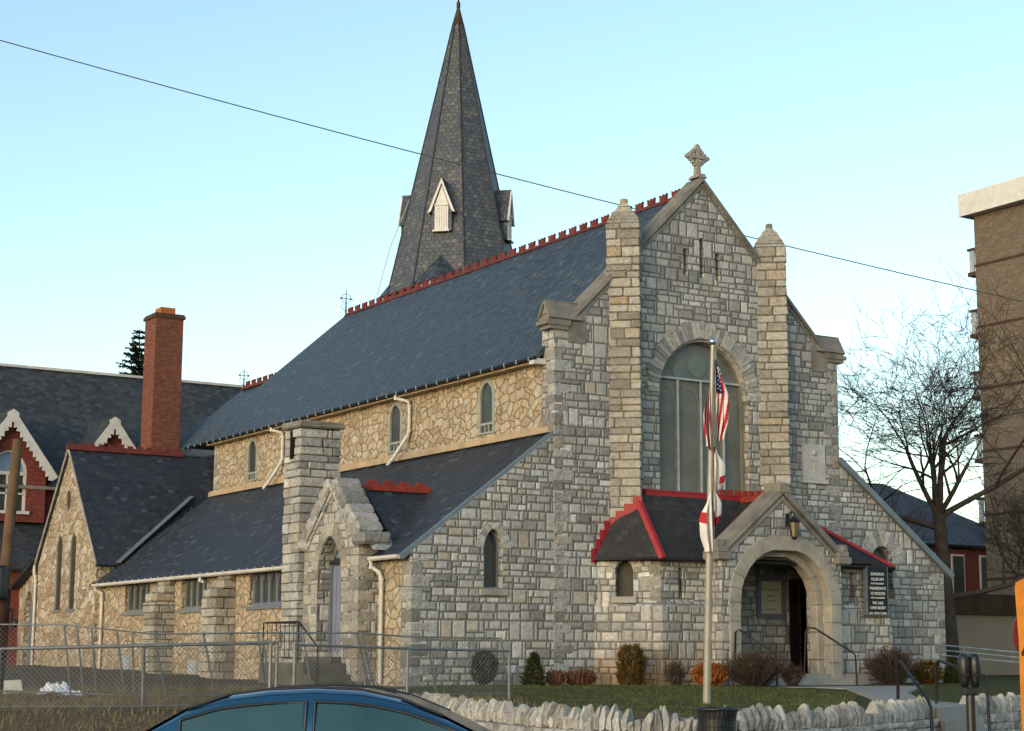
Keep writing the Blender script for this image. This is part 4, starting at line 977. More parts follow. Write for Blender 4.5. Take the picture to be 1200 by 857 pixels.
# entrance lantern over the arch
lx = thing('wall_lantern', 'black wall lantern with amber panes above the entrance arch', 'lantern', (6.30, -2.06, 4.12))
m = MB(); x, y, z = 6.30, -2.20, 4.02
m.box(x-.05, x+.05, -GD-.06, -GD+.02, 4.28, 4.62); m.tube([(x, -GD-.04, 4.55), (x, -2.08, 4.66), (x, -2.20, 4.62), (x, -2.20, 4.5)], .022, 6)
m.lathe((x, y, z+.36), [(.0, .16), (.05, .13), (.13, .04), (.17, .0), (.15, -.02)], 8, False)
m.lathe((x, y, z-.07), [(.0, -.06), (.05, -.04), (.08, .0), (.085, .03)], 8, False)
for k in range(6): a = k*pi/3; m.tube([(x+.08*cos(a), y+.08*sin(a), z-.05), (x+.145*cos(a), y+.145*sin(a), z+.35)], .012, 4)
m.build('lantern_frame', 'iron', lx)
m = MB(); m.lathe((x, y, z), [(.075, -.04), (.135, .34)], 6, False); m.build('lantern_glass', 'amber', lx)
# notice board on the porch's inner wall
nb = thing('notice_board', 'framed notice with pale printed sheet hanging inside the entrance porch', 'notice board', (7.9, .70, 1.9))
m = MB(); x0, x1, z0, z1 = 7.38, 8.42, 1.86, 3.06
m.box(x0, x1, .67, .74, z0, z0+.14); m.box(x0, x1, .67, .74, z1-.14, z1); m.box(x0, x0+.14, .67, .74, z0+.14, z1-.14); m.box(x1-.14, x1, .67, .74, z0+.14, z1-.14)
m.build('frame', 'blue_paint', nb)
m = MB(); m.box(x0+.14, x1-.14, .71, .745, z0+.14, z1-.14); m.build('sheet', 'paper', nb)
def text(name, body, size, loc, rot, mat, parent, ext=.004, align='CENTER'):
    cu = bpy.data.curves.new(name, 'FONT'); cu.body = body; cu.size = size; cu.align_x = align; cu.align_y = 'CENTER'; cu.extrude = ext
    t = bpy.data.objects.new(name, cu); C.objects.link(t); bpy.context.view_layer.update()
    me = bpy.data.meshes.new_from_object(t.evaluated_get(bpy.context.evaluated_depsgraph_get())); bpy.data.objects.remove(t)
    me.transform(Matrix.LocRotScale(Vector(loc)-origin(parent), rot, None)); me.materials.append(M[mat]); o = bpy.data.objects.new(name, me); C.objects.link(o); o.parent = parent; ORG[o.name] = origin(parent); return o
from mathutils import Euler
for ln, (z, sz) in (('HOLY EUCHARIST', (2.62, .095)), ('SUNDAY', (2.44, .08)), ('10:30 AM', (2.30, .08)), ('ALL WELCOME', (2.06, .07))):
    text('printed_line', ln, sz*.85, (7.9, .705, z+.06), Euler((pi/2, 0, 0)), 'notice_ink', nb)

#================================================================= service sign on the porch corner
sg = thing('service_sign', 'tall black service times sign with white lettering under the porch eave', 'sign', (9.95, -1.45, 1.95))
SA = R(0)
m = MB(); m.box(9.57, 10.32, -1.50, -1.42, 1.98, 3.30); m.build('panel', 'sign_black', sg)
m = MB(); m.box(9.53, 9.568, -1.51, -1.36, 1.95, 3.31); m.box(10.322, 10.345, -1.51, -1.36, 1.95, 3.31); m.box(9.57, 10.32, -1.51, -1.40, 1.95, 1.978); m.box(9.6, 9.66, -1.42, -1.19, 2.3, 2.36); m.box(10.2, 10.26, -1.42, -1.19, 2.3, 2.36); m.build('frame', 'blue_paint', sg)
zz = 3.10
for ln, sz, st in (('SUNDAYS', .115, .145), ('10:30 AM', .125, .12), ('HOLY EUCHARIST', .062, .135), ('THURSDAYS', .115, .145), ('12 NOON', .125, .12), ('HOLY EUCHARIST', .066, .145), ('WE ARE', .115, .135), ('ONE BODY', .115, .155), ('ALL WELCOME!', .095, .1)):
    text('lettering', ln, sz, (9.945, -1.506, zz), Euler((pi/2, 0, 0)), 'letters', sg); zz -= st

#================================================================= bell tower with octagonal spire
bt = thing('bell_tower', 'octagonal slate spire with white louvred dormer rising behind the nave roof', 'tower', (11.45, 25.1, 0))
tx, ty = 11.45, 25.1
m = MB(); m.box(tx-2.45, tx+2.45, ty-2.45, ty+2.45, G0, 15.9); m.build('tower_wall', 'ashlar', bt)
AP = 29.0; ZB = 15.8; RB = 2.90
def sr(z): return RB*(AP-z)/(AP-ZB)
oct_ = lambda r, z: [(tx+r*cos(R(22.5+45*k)), ty+r*sin(R(22.5+45*k)), z) for k in range(8)]
m = MB(); lv = [ZB, 18.5, 21, 24, 28.0]; vs = []
for z in lv: vs += oct_(sr(z), z)
m.add(vs, [(i*8+k, i*8+(k+1) % 8, (i+1)*8+(k+1) % 8, (i+1)*8+k) for i in range(len(lv)-1) for k in range(8)])
sp_ = m.build('spire', 'spire_slate', bt)
m = MB()
for k in range(8): m.tube([Vector(oct_(sr(ZB)+.01, ZB)[k]), Vector(oct_(sr(28)+.01, 28)[k])], .035, 4)
m.build('hip_roll', 'dark_slate', sp_)
m = MB(); vs = oct_(sr(28)+.05, 27.95)+oct_(sr(28.9), 28.9); m.add(vs, [(k, (k+1) % 8, 8+(k+1) % 8, 8+k) for k in range(8)]); m.lathe((tx, ty, 28.75), [(.09, 0), (.09, .2), (.04, .3), (.03, .8), (.0, 1.0)], 8); m.build('spire_cap', 'dark_wood', sp_)
for k in range(4):
    m = MB(); a = R(45+90*k); ax_, ay_ = cos(a), sin(a); rr = sr(17.15)*cos(R(22.5)); cxx, cyy = tx+2.45*(1 if ax_ > 0 else -1), ty+2.45*(1 if ay_ > 0 else -1)
    p = Vector((-ay_, ax_, 0)); apx = Vector((tx+ax_*rr, ty+ay_*rr, 17.15)); cor = Vector((cxx, cyy, 15.9))
    m.add([cor, Vector((tx+ax_*2.6, ty+ay_*2.6, 15.9))+p*1.2, Vector((tx+ax_*2.6, ty+ay_*2.6, 15.9))-p*1.2, apx], [(0, 1, 3), (2, 0, 3), (1, 2, 3), (0, 2, 1)])
    m.build('broach', 'slate', bt)
def dormer(ang):
    a = R(ang); n_ = Vector((cos(a), sin(a), 0)); t = Vector((-sin(a), cos(a), 0)); c0 = Vector((tx, ty, 0))
    f0 = sr(18.15)*cos(R(22.5))+.12; hw = .42
    def P(u, d, z): return c0+n_*d+t*u+Vector((0, 0, z))
    m = MB(); m.add([P(-hw, f0, 18.15), P(hw, f0, 18.15), P(hw, f0, 19.15), P(0, f0, 20.25), P(-hw, f0, 19.15), P(-hw, f0-1.2, 18.15), P(hw, f0-1.2, 18.15), P(hw, f0-1.2, 19.15), P(0, f0-1.4, 20.25), P(-hw, f0-1.2, 19.15)],
                    [(0, 1, 2, 3, 4), (0, 5, 6, 1), (1, 6, 7, 2), (4, 9, 5, 0), (2, 7, 8, 3), (3, 8, 9, 4)])
    o = m.build('dormer', 'spire_slate', bt)
    m = MB()
    for s1 in (-1, 1):
        e0, e1 = P(s1*(hw+.16), f0+.10, 18.95), P(0, f0+.10, 20.42); b0, b1 = P(s1*(hw+.16), f0-1.2, 18.95), P(0, f0-1.5, 20.42)
        m.slab([e0, e1, b1, b0], (t*s1*.9+Vector((0, 0, .35))), .07)
    m.build('dormer_roof', 'spire_slate', o)
    m = MB()
    for s1 in (-1, 1):
        m.slab([P(s1*(hw+.17), f0+.13, 18.93), P(s1*(hw+.03), f0+.13, 18.99), P(0, f0+.13, 20.20), P(0, f0+.13, 20.42)], n_, .06)
    m.build('bargeboard', 'white_paint', o)
    m = MB(); m.add([P(-.29, f0+.05, 18.2), P(.29, f0+.05, 18.2), P(.29, f0+.05, 19.3), P(0, f0+.05, 20.1), P(-.29, f0+.05, 19.3), P(-.29, f0-.05, 18.2), P(.29, f0-.05, 18.2), P(.29, f0-.05, 19.3), P(0, f0-.05, 20.1), P(-.29, f0-.05, 19.3)], [(0, 1, 2, 3, 4), (0, 5, 6, 1), (1, 6, 7, 2), (2, 7, 8, 3), (3, 8, 9, 4), (4, 9, 5, 0)])
    ax = (t, n_, Z3)
    for k in range(5): m.cbox(P(-.2+.1*k, f0+.06, 18.7), (.012, .012, .48), ax, .003)
    m.cbox(P(0, f0+.07, 19.28), (.31, .02, .035), ax, .005); m.cbox(P(0, f0+.08, 18.17), (.36, .06, .04), ax, .01)
    m.build('louvre', 'white_paint', o)
for a in (225, 315, 135, 45): dormer(a)
m = MB(); c1 = Vector(oct_(sr(20)+.05, 20)[3]); c2 = Vector(oct_(sr(15.9)+.45, 15.8)[3]); m.tube([c1, c1.lerp(c2, .5)+Vector((-.12, .05, 0)), c2], .018, 4); m.build('lightning_cable', 'pale_metal', bt)

#================================================================= brick chimney, brick house, spruce
bc = thing('brick_chimney', 'tall red brick chimney with clay pot behind the transept roof', 'chimney', (1.05, 33.6, 0))
m = MB(); m.box(.83, 2.07, 32.2, 33.5, 0, 15.0); m.build('shaft', 'brick', bc)
m = MB(); m.box(.76, 2.14, 32.13, 33.57, 15.0, 15.13); m.box(.80, 2.10, 32.17, 33.53, 15.13, 15.20); m.build('cap', 'brick_cap', bc)
m = MB(); m.box(1.15, 1.80, 32.5, 33.2, 15.2, 15.52); m.build('chimney_pot', 'pot', bc)

hs_ = thing('brick_house', 'red brick house with slate roof and white scalloped gables behind the church', 'house', (-4, 36.4, 0))
m = MB(); m.box(-16, 9.5, 36.4, 47, -.5, 8.0); m.build('wall', 'red_brick', hs_)
m = MB(); m.slab([(-16.5, 36.05, 7.9), (10, 36.05, 7.9), (10, 41.2, 13.75), (-16.5, 41.2, 13.75)], (0, -.75, .66), .15); m.slab([(-16.5, 47.5, 7.2), (-16.5, 41.2, 13.75), (10, 41.2, 13.75), (10, 47.5, 7.2)], (0, .75, .66), .15)
rf = m.build('roof', 'house_slate', hs_)
m = MB(); m.box(-16.5, 10, 41.1, 41.3, 13.74, 13.86); m.build('ridge_cap', 'gutter', rf)
m = MB(); m.box(-16.5, 10, 35.92, 36.06, 7.72, 7.86); m.build('gutter', 'trim', hs_)
m = MB(); m.slab([(-16, 33.0, 4.2), (4.5, 33.0, 4.2), (4.5, 36.4, 6.35), (-16, 36.4, 6.35)], (0, -.5, .85), .12); m.build('lean_to_roof', 'house_slate', hs_)
m = MB(); m.box(-16, 4.5, 33.3, 36.4, -.5, 4.1); m.build('lean_to_wall', 'red_brick', hs_)
def wall_dormer(cx_, hw=1.62, za=11.0, ze=8.75, wide=True):
    y = 35.95; m = MB(); wn = arch_hole(cx_, 6.75, 8.4, .80, .95, 8) if wide else arch_hole(cx_, 8.0, 8.9, .4, .5, 6)
    m.panel((0, y, 0), X3, [(cx_-hw, 6.3), (cx_+hw, 6.3), (cx_+hw, ze), (cx_, za-.1), (cx_-hw, ze)], [wn], .5)
    g_ = m.build('gable', 'red_brick', hs_)
    m = MB()
    for s1 in (-1, 1):
        m.slab([(cx_, y-.3, za+.12), (cx_+s1*(hw+.45), y-.3, ze-.42), (cx_+s1*(hw+.45), y+3.2, ze-.42), (cx_, y+4, za+.12)], (s1*.76, 0, .65), .1)
    m.build('gable_roof', 'house_slate', g_)
    m = MB()
    for s1 in (-1, 1):
        a, b = Vector((cx_, 0, za+.06)), Vector((cx_+s1*(hw+.42), 0, ze-.5)); n = 7; lo = []; hi = []
        d_ = (b-a)/n; nrm = Vector((-(b-a).z*s1, 0, (b-a).x*s1)).normalized()
        nrm = -nrm if nrm.z > 0 else nrm
        for i in range(n):
            p0, p1 = a+d_*i, a+d_*(i+1); pts = [p0, p1, p1+nrm*.30, p0+(p1-p0)*.75+nrm*.42, p0+(p1-p0)*.5+nrm*.30, p0+(p1-p0)*.4+nrm*.44, p0+nrm*.30]
            m.slab([(p.x, y-.34-.004*s1-.008*(i % 2), p.z) for p in pts], (0, -1, 0), .06)
    m.build('bargeboard', 'white_paint', g_)
    if wide:
        m = MB(); arch_strip(m, (0, y+.1, 0), X3, cx_, 6.75, 8.4, .80, .95, -.10, 0, 0, .12, 8); m.box(cx_-.72, cx_+.72, y+.1, y+.2, 8.28, 8.42); m.box(cx_-.72, cx_+.72, y+.1, y+.18, 7.45, 7.53); m.box(cx_-.95, cx_+.95, y-.1, y+.2, 6.62, 6.75); m.box(cx_-.04, cx_+.04, y+.1, y+.18, 6.75, 8.3)
        wi = m.build('window', 'white_paint', g_)
        m = MB(); m.panel((0, y+.2, 0), X3, arch_hole(cx_, 8.4, 8.4, .78, .93, 8), [], .03); m.build('arched_panel', 'blue_glass', wi)
        m = MB(); m.box(cx_-.78, cx_+.78, y+.2, y+.23, 6.76, 8.3); m.build('pane', 'dark_glass', wi)
    else:
        m = MB(); m.panel((0, y+.2, 0), X3, wn, [], .03); m.build('window', 'dark_glass', g_)
wall_dormer(-4.05); wall_dormer(.42); wall_dormer(-9.5)

def branch_needles(mb, p, d, ln, w_):
    d = d.normalized(); s_ = d.cross(Z3).normalized(); n = int(ln/.10)
    for i in range(n):
        t = i/n; c_ = p+d*ln*t+Vector((0, 0, -.25*t*t*ln*.5)); l = w_*(1-t*.7)*random.uniform(.7, 1.2)
        for s1 in (-1, 1):
            e = c_+s_*s1*l+d*l*.55+Vector((0, 0, random.uniform(-.16, .03))); q = Vector((0, 0, .055))
            mb.add([c_-d*.05, c_+d*.08, e+q*.4, e-q], [(0, 1, 2, 3)])
sp = thing('spruce_tree', 'dark spruce tip showing between the brick house roof and brick chimney', 'tree', (7.6, 53.0, 0))
sbx, sby, sH = 7.6, 53.0, 18.4
m = MB(); m.tube([(sbx, sby, 0), (sbx, sby, sH)], [.3, .02], 6); m.build('trunk', 'bark', sp)
m = MB(); z = 8.0
while z < sH-.1:
    t = (sH-z)/(sH-8); ln = .25+4.6*t; n = 6 if t > .1 else 4; a0 = random.uniform(0, 6.28)
    for k in range(n):
        a = a0+k*2*pi/n+random.uniform(-.3, .3); branch_needles(m, Vector((sbx, sby, z)), Vector((cos(a), sin(a), .38-.3*t)), ln*random.uniform(.75, 1.15), .36)
    z += .34
m.build('crown', 'spruce', sp, False)

#================================================================= apartment block and low buildings on the right
ap = thing('apartment_block', 'plain brown brick apartment block with white roof band beyond the bare tree', 'apartment block', (50, 15, 0))
m = MB(); m.box(38.98, 62, -2, 21.4, -1, 22.42); m.build('wall', 'apt_brick', ap)
m = MB(); m.box(38.45, 62.5, -2.5, 21.9, 22.42, 23.55); m.build('roof_fascia', 'white_paint', ap)
m = MB()
for z in (19.9, 16.82, 13.75, 10.68, 7.6, 4.5): m.box(38.93, 39.0, -2, 21.42, z-.06, z+.06)
m.build('floor_band', 'dark_wood', ap)
for z in (20.8, 17.7, 14.6, 11.5, 8.4):
    m = MB(); m.box(39.0, 42, 21.4, 21.95, z-.06, z+.06); m.box(39.0, 42, 21.4, 21.95, z-1.35, z-1.15)
    b_ = m.build('balcony', 'dark_wood', ap)
    m = MB(); m.box(39.05, 39.12, 21.55, 21.85, z-1.15, z-.06); m.build('railing', 'pale_metal', b_)
lb = thing('low_building', 'low beige rendered building with dark brown roof band beside the church', 'building', (31, 15, 0))
m = MB(); m.box(27.5, 38, 15, 22, -1, 2.58); m.build('wall', 'beige', lb)
m = MB(); m.box(27.3, 38.2, 14.8, 22.2, 2.58, 3.45); m.build('roof_band', 'dark_wood', lb)
rh = thing('gabled_house', 'distant red brick house with dark gabled roof seen through bare branches', 'house', (44, 31, 0))
m = MB(); m.box(39.2, 53, 31, 40, -1, 7.0); m.build('wall', 'red_brick', rh)
m = MB(); m.slab([(38.8, 30.6, 6.9), (53.4, 30.6, 6.9), (46, 35.5, 10.6), (40.4, 35.5, 10.6)], (0, -.6, .8), .15); m.slab([(53.4, 40.4, 6.9), (38.8, 40.4, 6.9), (40.4, 35.5, 10.6), (46, 35.5, 10.6)], (0, .6, .8), .15); m.slab([(38.8, 40.4, 6.9), (38.8, 30.6, 6.9), (40.4, 35.5, 10.6)], (-.9, 0, .4), .15); m.slab([(53.4, 30.6, 6.9), (53.4, 40.4, 6.9), (46, 35.5, 10.6)], (.9, 0, .4), .15); m.build('roof', 'dark_slate', rh)
for x in (40.4, 42.6, 44.9, 47, 49.2, 51.4):
    m = MB(); m.box(x-.5, x+.5, 30.93, 31.02, 4.0, 6.4); m.box(x-.5, x+.5, 30.93, 31.02, .8, 3.2); f_o = m.build('window', 'white_paint', rh)
    m = MB(); m.box(x-.4, x+.4, 30.9, 30.935, 4.1, 6.3); m.box(x-.4, x+.4, 30.9, 30.935, .9, 3.1); m.build('pane', 'dark_glass', f_o)
# ramp railing of pale pipes beside the church
rr_ = thing('ramp_railing', 'pale blue pipe railing beside the church corner', 'railing', (20, 5, 0))
m = MB()
A, B = Vector((17.0, 5.2, 0)), Vector((24.5, 3.2, 0))
za, zb = (1.32, .92), (.55, .10)
for k in range(3): m.tube([(A.x, A.y, 1.34-.17*k), (B.x, B.y, .72-.17*k)], .03, 6)
m.build('rail', 'pale_metal', rr_)
for i in range(4):
    p = A.lerp(B, i/3+.01); m = MB(); m.tube([(p.x, p.y, -.3), (p.x, p.y, lerp(1.34, .72, i/3))], .03, 6); m.build('post', 'pale_metal', rr_)

#================================================================= bare trees
def bare_tree(name, label, loc, H, rb, seed, first, spread=1.0, lean=(0, 0), maxlv=5, group=None, limbs=()):
    rng = random.Random(seed); t = thing(name, label, 'tree', loc, group); o = Vector(loc); trunk = MB(); crown = MB()
    def grow(mb, p, d, ln, r, lv, n):
        pts = [p]; rs = [r]; seg = 4 if lv < 3 else 3; q = p
        dd = d.copy()
        for i in range(seg):
            dd = (dd+Vector((rng.uniform(-1, 1), rng.uniform(-1, 1), rng.uniform(-.6, .9)))*(.13 if lv < 2 else .2)).normalized()
            q = q+dd*ln/seg; pts.append(q); rs.append(r*(1-.45*(i+1)/seg) if lv < maxlv else r*(1-.7*(i+1)/seg))
        mb.tube(pts, rs, 7 if lv < 2 else (5 if lv < 3 else 3), lv < 2)
        if lv >= maxlv: return
        kids = 4 if lv < 3 else rng.choice((3, 4))
        for k in range(kids):
            tt = 1.0 if k == 0 else rng.uniform(.35, 1); f = min(seg-1, int(tt*seg)); pp = pts[f].lerp(pts[f+1], tt*seg-f) if tt < 1 else pts[-1]
            a = rng.uniform(0, 2*pi); side = Vector((cos(a), sin(a), 0)); side = (side-dd*side.dot(dd)).normalized()
            ang = rng.uniform(.2, .45) if k == 0 else rng.uniform(.5, 1.05); nd = dd*cos(ang)+side*sin(ang)*spread; nd.z += .16 if lv < 3 else .05
            grow(crown, pp, nd.normalized(), ln*rng.uniform(.62, .85), max(.0095, rs[f+1 if tt < 1 else -1]*rng.uniform(.55, .75)), lv+1, n)
    tp = [o, o+Vector((lean[0]*.3, lean[1]*.3, first*.4)), o+Vector((lean[0], lean[1], first))]
    trunk.tube(tp, [rb*1.25, rb, rb*.82], 10)
    for k in range(5):
        a = k*2*pi/5+rng.uniform(-.4, .4); el = rng.uniform(.45, 1.15) if k else 1.4
        d = Vector((cos(a)*cos(el), sin(a)*cos(el), sin(el))); grow(trunk if k < 2 else crown, tp[2]-Vector((0, 0, .25*rng.random())), d, H*.26*rng.uniform(.85, 1.15), rb*(.55 if k < 2 else .42), 1, k)
    for hz, dv, ln in limbs: grow(trunk, o+Vector((lean[0]*hz/first, lean[1]*hz/first, hz)), Vector(dv).normalized(), ln, rb*.45, 2, 9)
    trunk.build('trunk', 'bark', t, False); crown.build('crown', 'bark', t, False); return t
bare_tree('bare_tree', 'large leafless tree with spreading limbs right of the church gable', (19.85, 5.3, -.2), 9.3, .25, 11, 6.0, 1.35, (-.35, .1), 6, None, ((3.0, (.85, -.5, .22), 4.8), (5.4, (-.8, .5, .35), 4.2), (5.8, (.8, -.55, .5), 4.6)))
bare_tree('bare_tree', 'leafless tree standing between the low beige building and brown apartment block', (30.5, 11.0, -.3), 7.5, .20, 5, 3.6, 1.1, (0, 0), 5)
bare_tree('bare_tree', 'thin leafless tree in front of the distant red brick house', (33.5, 23.5, -.3), 10.5, .2, 23, 4.0, .9, (0, 0), 4)

#================================================================= power line and utility pole
m = MB(); A, B = Vector((-24.6, -8.2, 13.3)), Vector((14, -24, 3.05))
P0, P1 = Vector((-26.5, -2.5, 14.2)), Vector((8.0, -12.2, 6.55))
def Dp(px, py, dist): return CAMPOS+(F_+RR*((px-615.45)/2052.58)-UU*((py-437.48)/2052.58))*dist
# span between two real end points, sagging under its weight
E0_, E1_ = Vector((-21.13, -12.3, 9.62)), Vector((3.93, -14.79, 7.60))
E0_, E1_ = Dp(-90, 22, 49), Dp(1290, 374, 53.5)
n = 40; pts = [E0_.lerp(E1_, i/n)-Vector((0, 0, 4*.27*(i/n)*(1-i/n))) for i in range(n+1)]
m.tube(pts, .017, 5); solo(m, 'power_cable', 'cable_grey', 'thin dark power cable sagging across the sky past the spire', 'cable', pts[0])
up_ = thing('utility_pole', 'leaning weathered wooden utility pole stub in front of the transept', 'pole', (-15.85, -5.9, -.3))
m = MB(); m.tube([(-15.98, -6.1, 1.9), (-15.98, -6.3, 3.2), (-15.93, -6.37, 4.66)], [.105, .10, .092], 12); m.build('shaft', 'pole_wood', up_)
m = MB(); m.tube([(-15.98, -5.8, -.4), (-15.98, -6.05, 1.0), (-15.97, -6.1, 1.95)], [.15, .14, .13], 12); m.build('pole_base', 'pole_dark', up_)
m = MB(); m.lathe((-16.1, -6.3, 1.75), [(0, 0), (.13, 0), (.14, .05), (.14, .55), (.12, .6), (0, .62)], 12); m.tube([(-16.05, -6.3, 1.7), (-15.85, -6.32, 1.55), (-15.86, -6.3, 1.2)], .025, 6); m.lathe((-15.8, -6.3, 1.32), [(0, .1), (.06, .06), (.06, -.04), (0, -.08)], 8); m.build('transformer_box', 'black_plastic', up_)
m = MB(); m.tube([(-15.95, -6.5, 3.2), (-16.02, -6.56, 2.6), (-15.98, -6.5, 2.2)], .012, 5); m.build('wire', 'iron', up_)

#================================================================= flagpole with two flags
fp = thing('flagpole', 'slim pale metal flagpole standing on the lawn before the great window', 'flagpole', (-5.4, -13.19, 0))
ft = Vector((-5.83, -14.02, 6.28)); fb = Vector((-5.42, -13.2, -.05))
m = MB(); m.tube([fb, fb.lerp(ft, .5), ft], [.072, .06, .036], 12); m.build('shaft', 'shaft', fp)
m = MB(); m.lathe((ft.x, ft.y, ft.z), [(.0, .14), (.05, .11), (.065, .06), (.05, .01), (.02, 0)], 10); m.build('ball_finial', 'chrome', fp)
m = MB(); h0, h1 = fb.lerp(ft, .18)+Vector((.10, -.02, 0)), ft+Vector((.07, 0, -.05)); m.tube([h0, h1], .008, 4); m.build('halyard', 'white_cloth', fp)
def drape(p_top, ln, pleats, wide, seed, colorf, spread=Vector((.83, -.55, 0)), side=1, lobes=2.5, z_skew=.35):
    """cloth hanging limp from its hoist corner: bunched folds, returns verts/faces with a colour key"""
    rng = random.Random(seed); nu, nv = 60, 90; vs = {}; 
    dpt = Vector((spread.y, -spread.x, 0))
    for j in range(nv+1):
        v = j/nv
        for i in range(nu+1):
            u = i/nu; wd = wide*(.25+.75*smooth(v*2.2))*(1-.35*smooth((v-.7)*3))
            x = (u**.9)*wd*side*(.55+.45*sin(lobes*u*pi+v*1.5)**2) ; y = .09*sin(u*pi*pleats+v*2.0)*(.4+.6*v); z = -ln*v*(1-.10*u)-z_skew*u*ln*.28*(1-v*.6)
            vs[i, j] = p_top+spread*x+dpt*y+Vector((0, 0, z))
    res = {}
    for j in range(nv):
        for i in range(nu):
            k = colorf((i+.5)/nu, (j+.5)/nv); mb = res.setdefault(k, MB())
            mb.add([vs[i, j], vs[i+1, j], vs[i+1, j+1], vs[i, j+1]], [(0, 1, 2, 3)], True)
    return res
def pole_pt(z): t = (z-fb.z)/(ft.z-fb.z); return fb.lerp(ft, t)
M['navy_cloth'] = plain('navy_cloth', (.02, .03, .10), .8, .1, var=.15)
M['star_white'] = M['white_cloth']
def us(u, v):                        # hangs with the hoist at the pole: canton at top
    if v < .40 and u < .75: return 'navy_cloth'
    return 'red_cloth' if int((u*1.0+v*.22)*13+v*3) % 2 == 0 else 'white_cloth'
fl = thing('flag', 'limp striped red and white flag with navy canton on the flagpole', 'flag', tuple(pole_pt(6.0)))
parts = drape(pole_pt(6.02)+Vector((.05, -.02, 0)), 1.50, 5, .25, 3, us)
for k, nm in (('red_cloth', 'red_stripe'), ('white_cloth', 'white_stripe'), ('navy_cloth', 'canton')): parts[k].build(nm, k, fl, False)
m = MB(); rng = random.Random(4); base = pole_pt(6.02)+Vector((.05, -.02, 0))
for j in range(6):
    for i in range(2):
        c_ = base+Vector((.83, -.55, 0))*(.025+.04*i+.015*(j % 2))+Vector((-.55, -.83, 0))*.10+Vector((0, 0, -.16-.075*j-.03*i)); r_ = .014
        m.slab([c_+(Vector((.83, -.55, 0))*sin(q*pi/5)+Z3*cos(q*pi/5))*(r_ if q % 2 == 0 else r_*.45) for q in range(10)], (-.55, -.83, 0), .004)
m.build('star', 'white_cloth', fl)
# a few stripes that fall behind the pole
parts = drape(pole_pt(5.55)+Vector((-.03, .03, 0)), 1.15, 4, .13, 9, lambda u, v: 'red_cloth' if int(u*6+v*4) % 2 == 0 else 'white_cloth', side=-1)
for k in ('red_cloth', 'white_cloth'): parts[k].build('back_fold', k, fl, False)
fl2 = thing('flag', 'limp white flag with red marks hanging lower on the flagpole', 'flag', tuple(pole_pt(4.7)))
def wf(u, v): return 'red_cloth' if v+.25*sin(u*2.2) < .20 or (u > .66 and .98 < v+.4*u < 1.16) else 'white_cloth'
parts = drape(pole_pt(4.50)+Vector((.05, -.02, 0)), .82, 3, .22, 13, wf)
for k in parts: parts[k].build('cloth' if k == 'white_cloth' else 'red_mark', k, fl2, False)
parts = drape(pole_pt(3.92)+Vector((-.02, -.05, 0)), 1.30, 3, .24, 17, lambda u, v: 'red_cloth' if u > .7 and .62 < v+.35*u < .80 else 'white_cloth', side=-1, z_skew=.9)
for k in parts: parts[k].build('cloth' if k == 'white_cloth' else 'red_mark', k, fl2, False)
parts = drape(pole_pt(3.80)+Vector((.05, -.02, 0)), .72, 3, .16, 19, lambda u, v: 'red_cloth' if v > .62+.2*sin(u*3) else 'white_cloth')
for k in parts: parts[k].build('cloth' if k == 'white_cloth' else 'red_mark', k, fl2, False)

#================================================================= stone lawn wall with jagged coping
def stone_wall(line, label, seed, z0=-.85, top=-.15):
    rng = random.Random(seed); t = thing('stone_wall', label, 'wall', (line[0][0], line[0][1], z0), 'stone walls edging the lawn')
    body = MB(); cap = MB(); cr = MB()
    for i in range(len(line)-1):
        a, b = Vector((*line[i], 0)), Vector((*line[i+1], 0)); d = (b-a); Ls = d.length; d /= Ls; n = Vector((d.y, -d.x, 0)); rz = math.atan2(d.y, d.x)
        cr.hexa([a+n*-.16+Z3*z0, b+n*-.16+Z3*z0, b+n*.16+Z3*z0, a+n*.16+Z3*z0, a+n*-.16+Z3*(top-.02), b+n*-.16+Z3*(top-.02), b+n*.16+Z3*(top-.02), a+n*.16+Z3*(top-.02)])
        z = z0
        while z < top-.04:
            h = min(rng.uniform(.10, .19), top-z); s_ = -.05
            while s_ < Ls:
                l = rng.uniform(.12, .36); c_ = a+d*min(s_+l/2, Ls)
                for side in (-1, 1): body.rock(c_+n*side*.10+Z3*(z+h/2), (l/2*1.04, .13, h/2*1.04), rz, .13, rng)
                s_ += l
            z += h
        s_ = .02
        while s_ < Ls:                                   # upright pointed stones with small fillers between
            big = rng.random() < .62; wd = rng.uniform(.042, .072) if big else rng.uniform(.034, .05); hh = rng.uniform(.11, .18) if big else rng.uniform(.06, .10)
            c_ = a+d*(s_+wd)+Z3*(top+hh*.9); tl = rng.uniform(-.14, .14)
            vs = []; k0 = len(cap.v); cap.rock(c_, (wd*.98, .12, hh), rz, .18, rng)
            if big:
                for q in range(k0, len(cap.v)):
                    v = Vector(cap.v[q]); f = (v.z-c_.z)/hh
                    if f > .2: off = (v-c_)*Vector((1, 1, 0)); v = Vector((c_.x, c_.y, v.z))+off*(1-.55*min(1, f))+d*tl*f*.35; 
                    cap.v[q] = tuple(v)
            s_ += wd*2.12
    body.build('wall_body', 'white_rock', t); cap.build('coping', 'white_rock', t); cr.build('mortar_core', 'mortar', t); return t
stone_wall(WALL, 'low pale stone wall with jagged upright coping curving round the lawn', 3)
stone_wall([(-3.0, -17.05), (-.9, -16.3), (3, -14.9), (8, -13.1)], 'short run of pale jagged stone wall on the far side of the steps', 5)

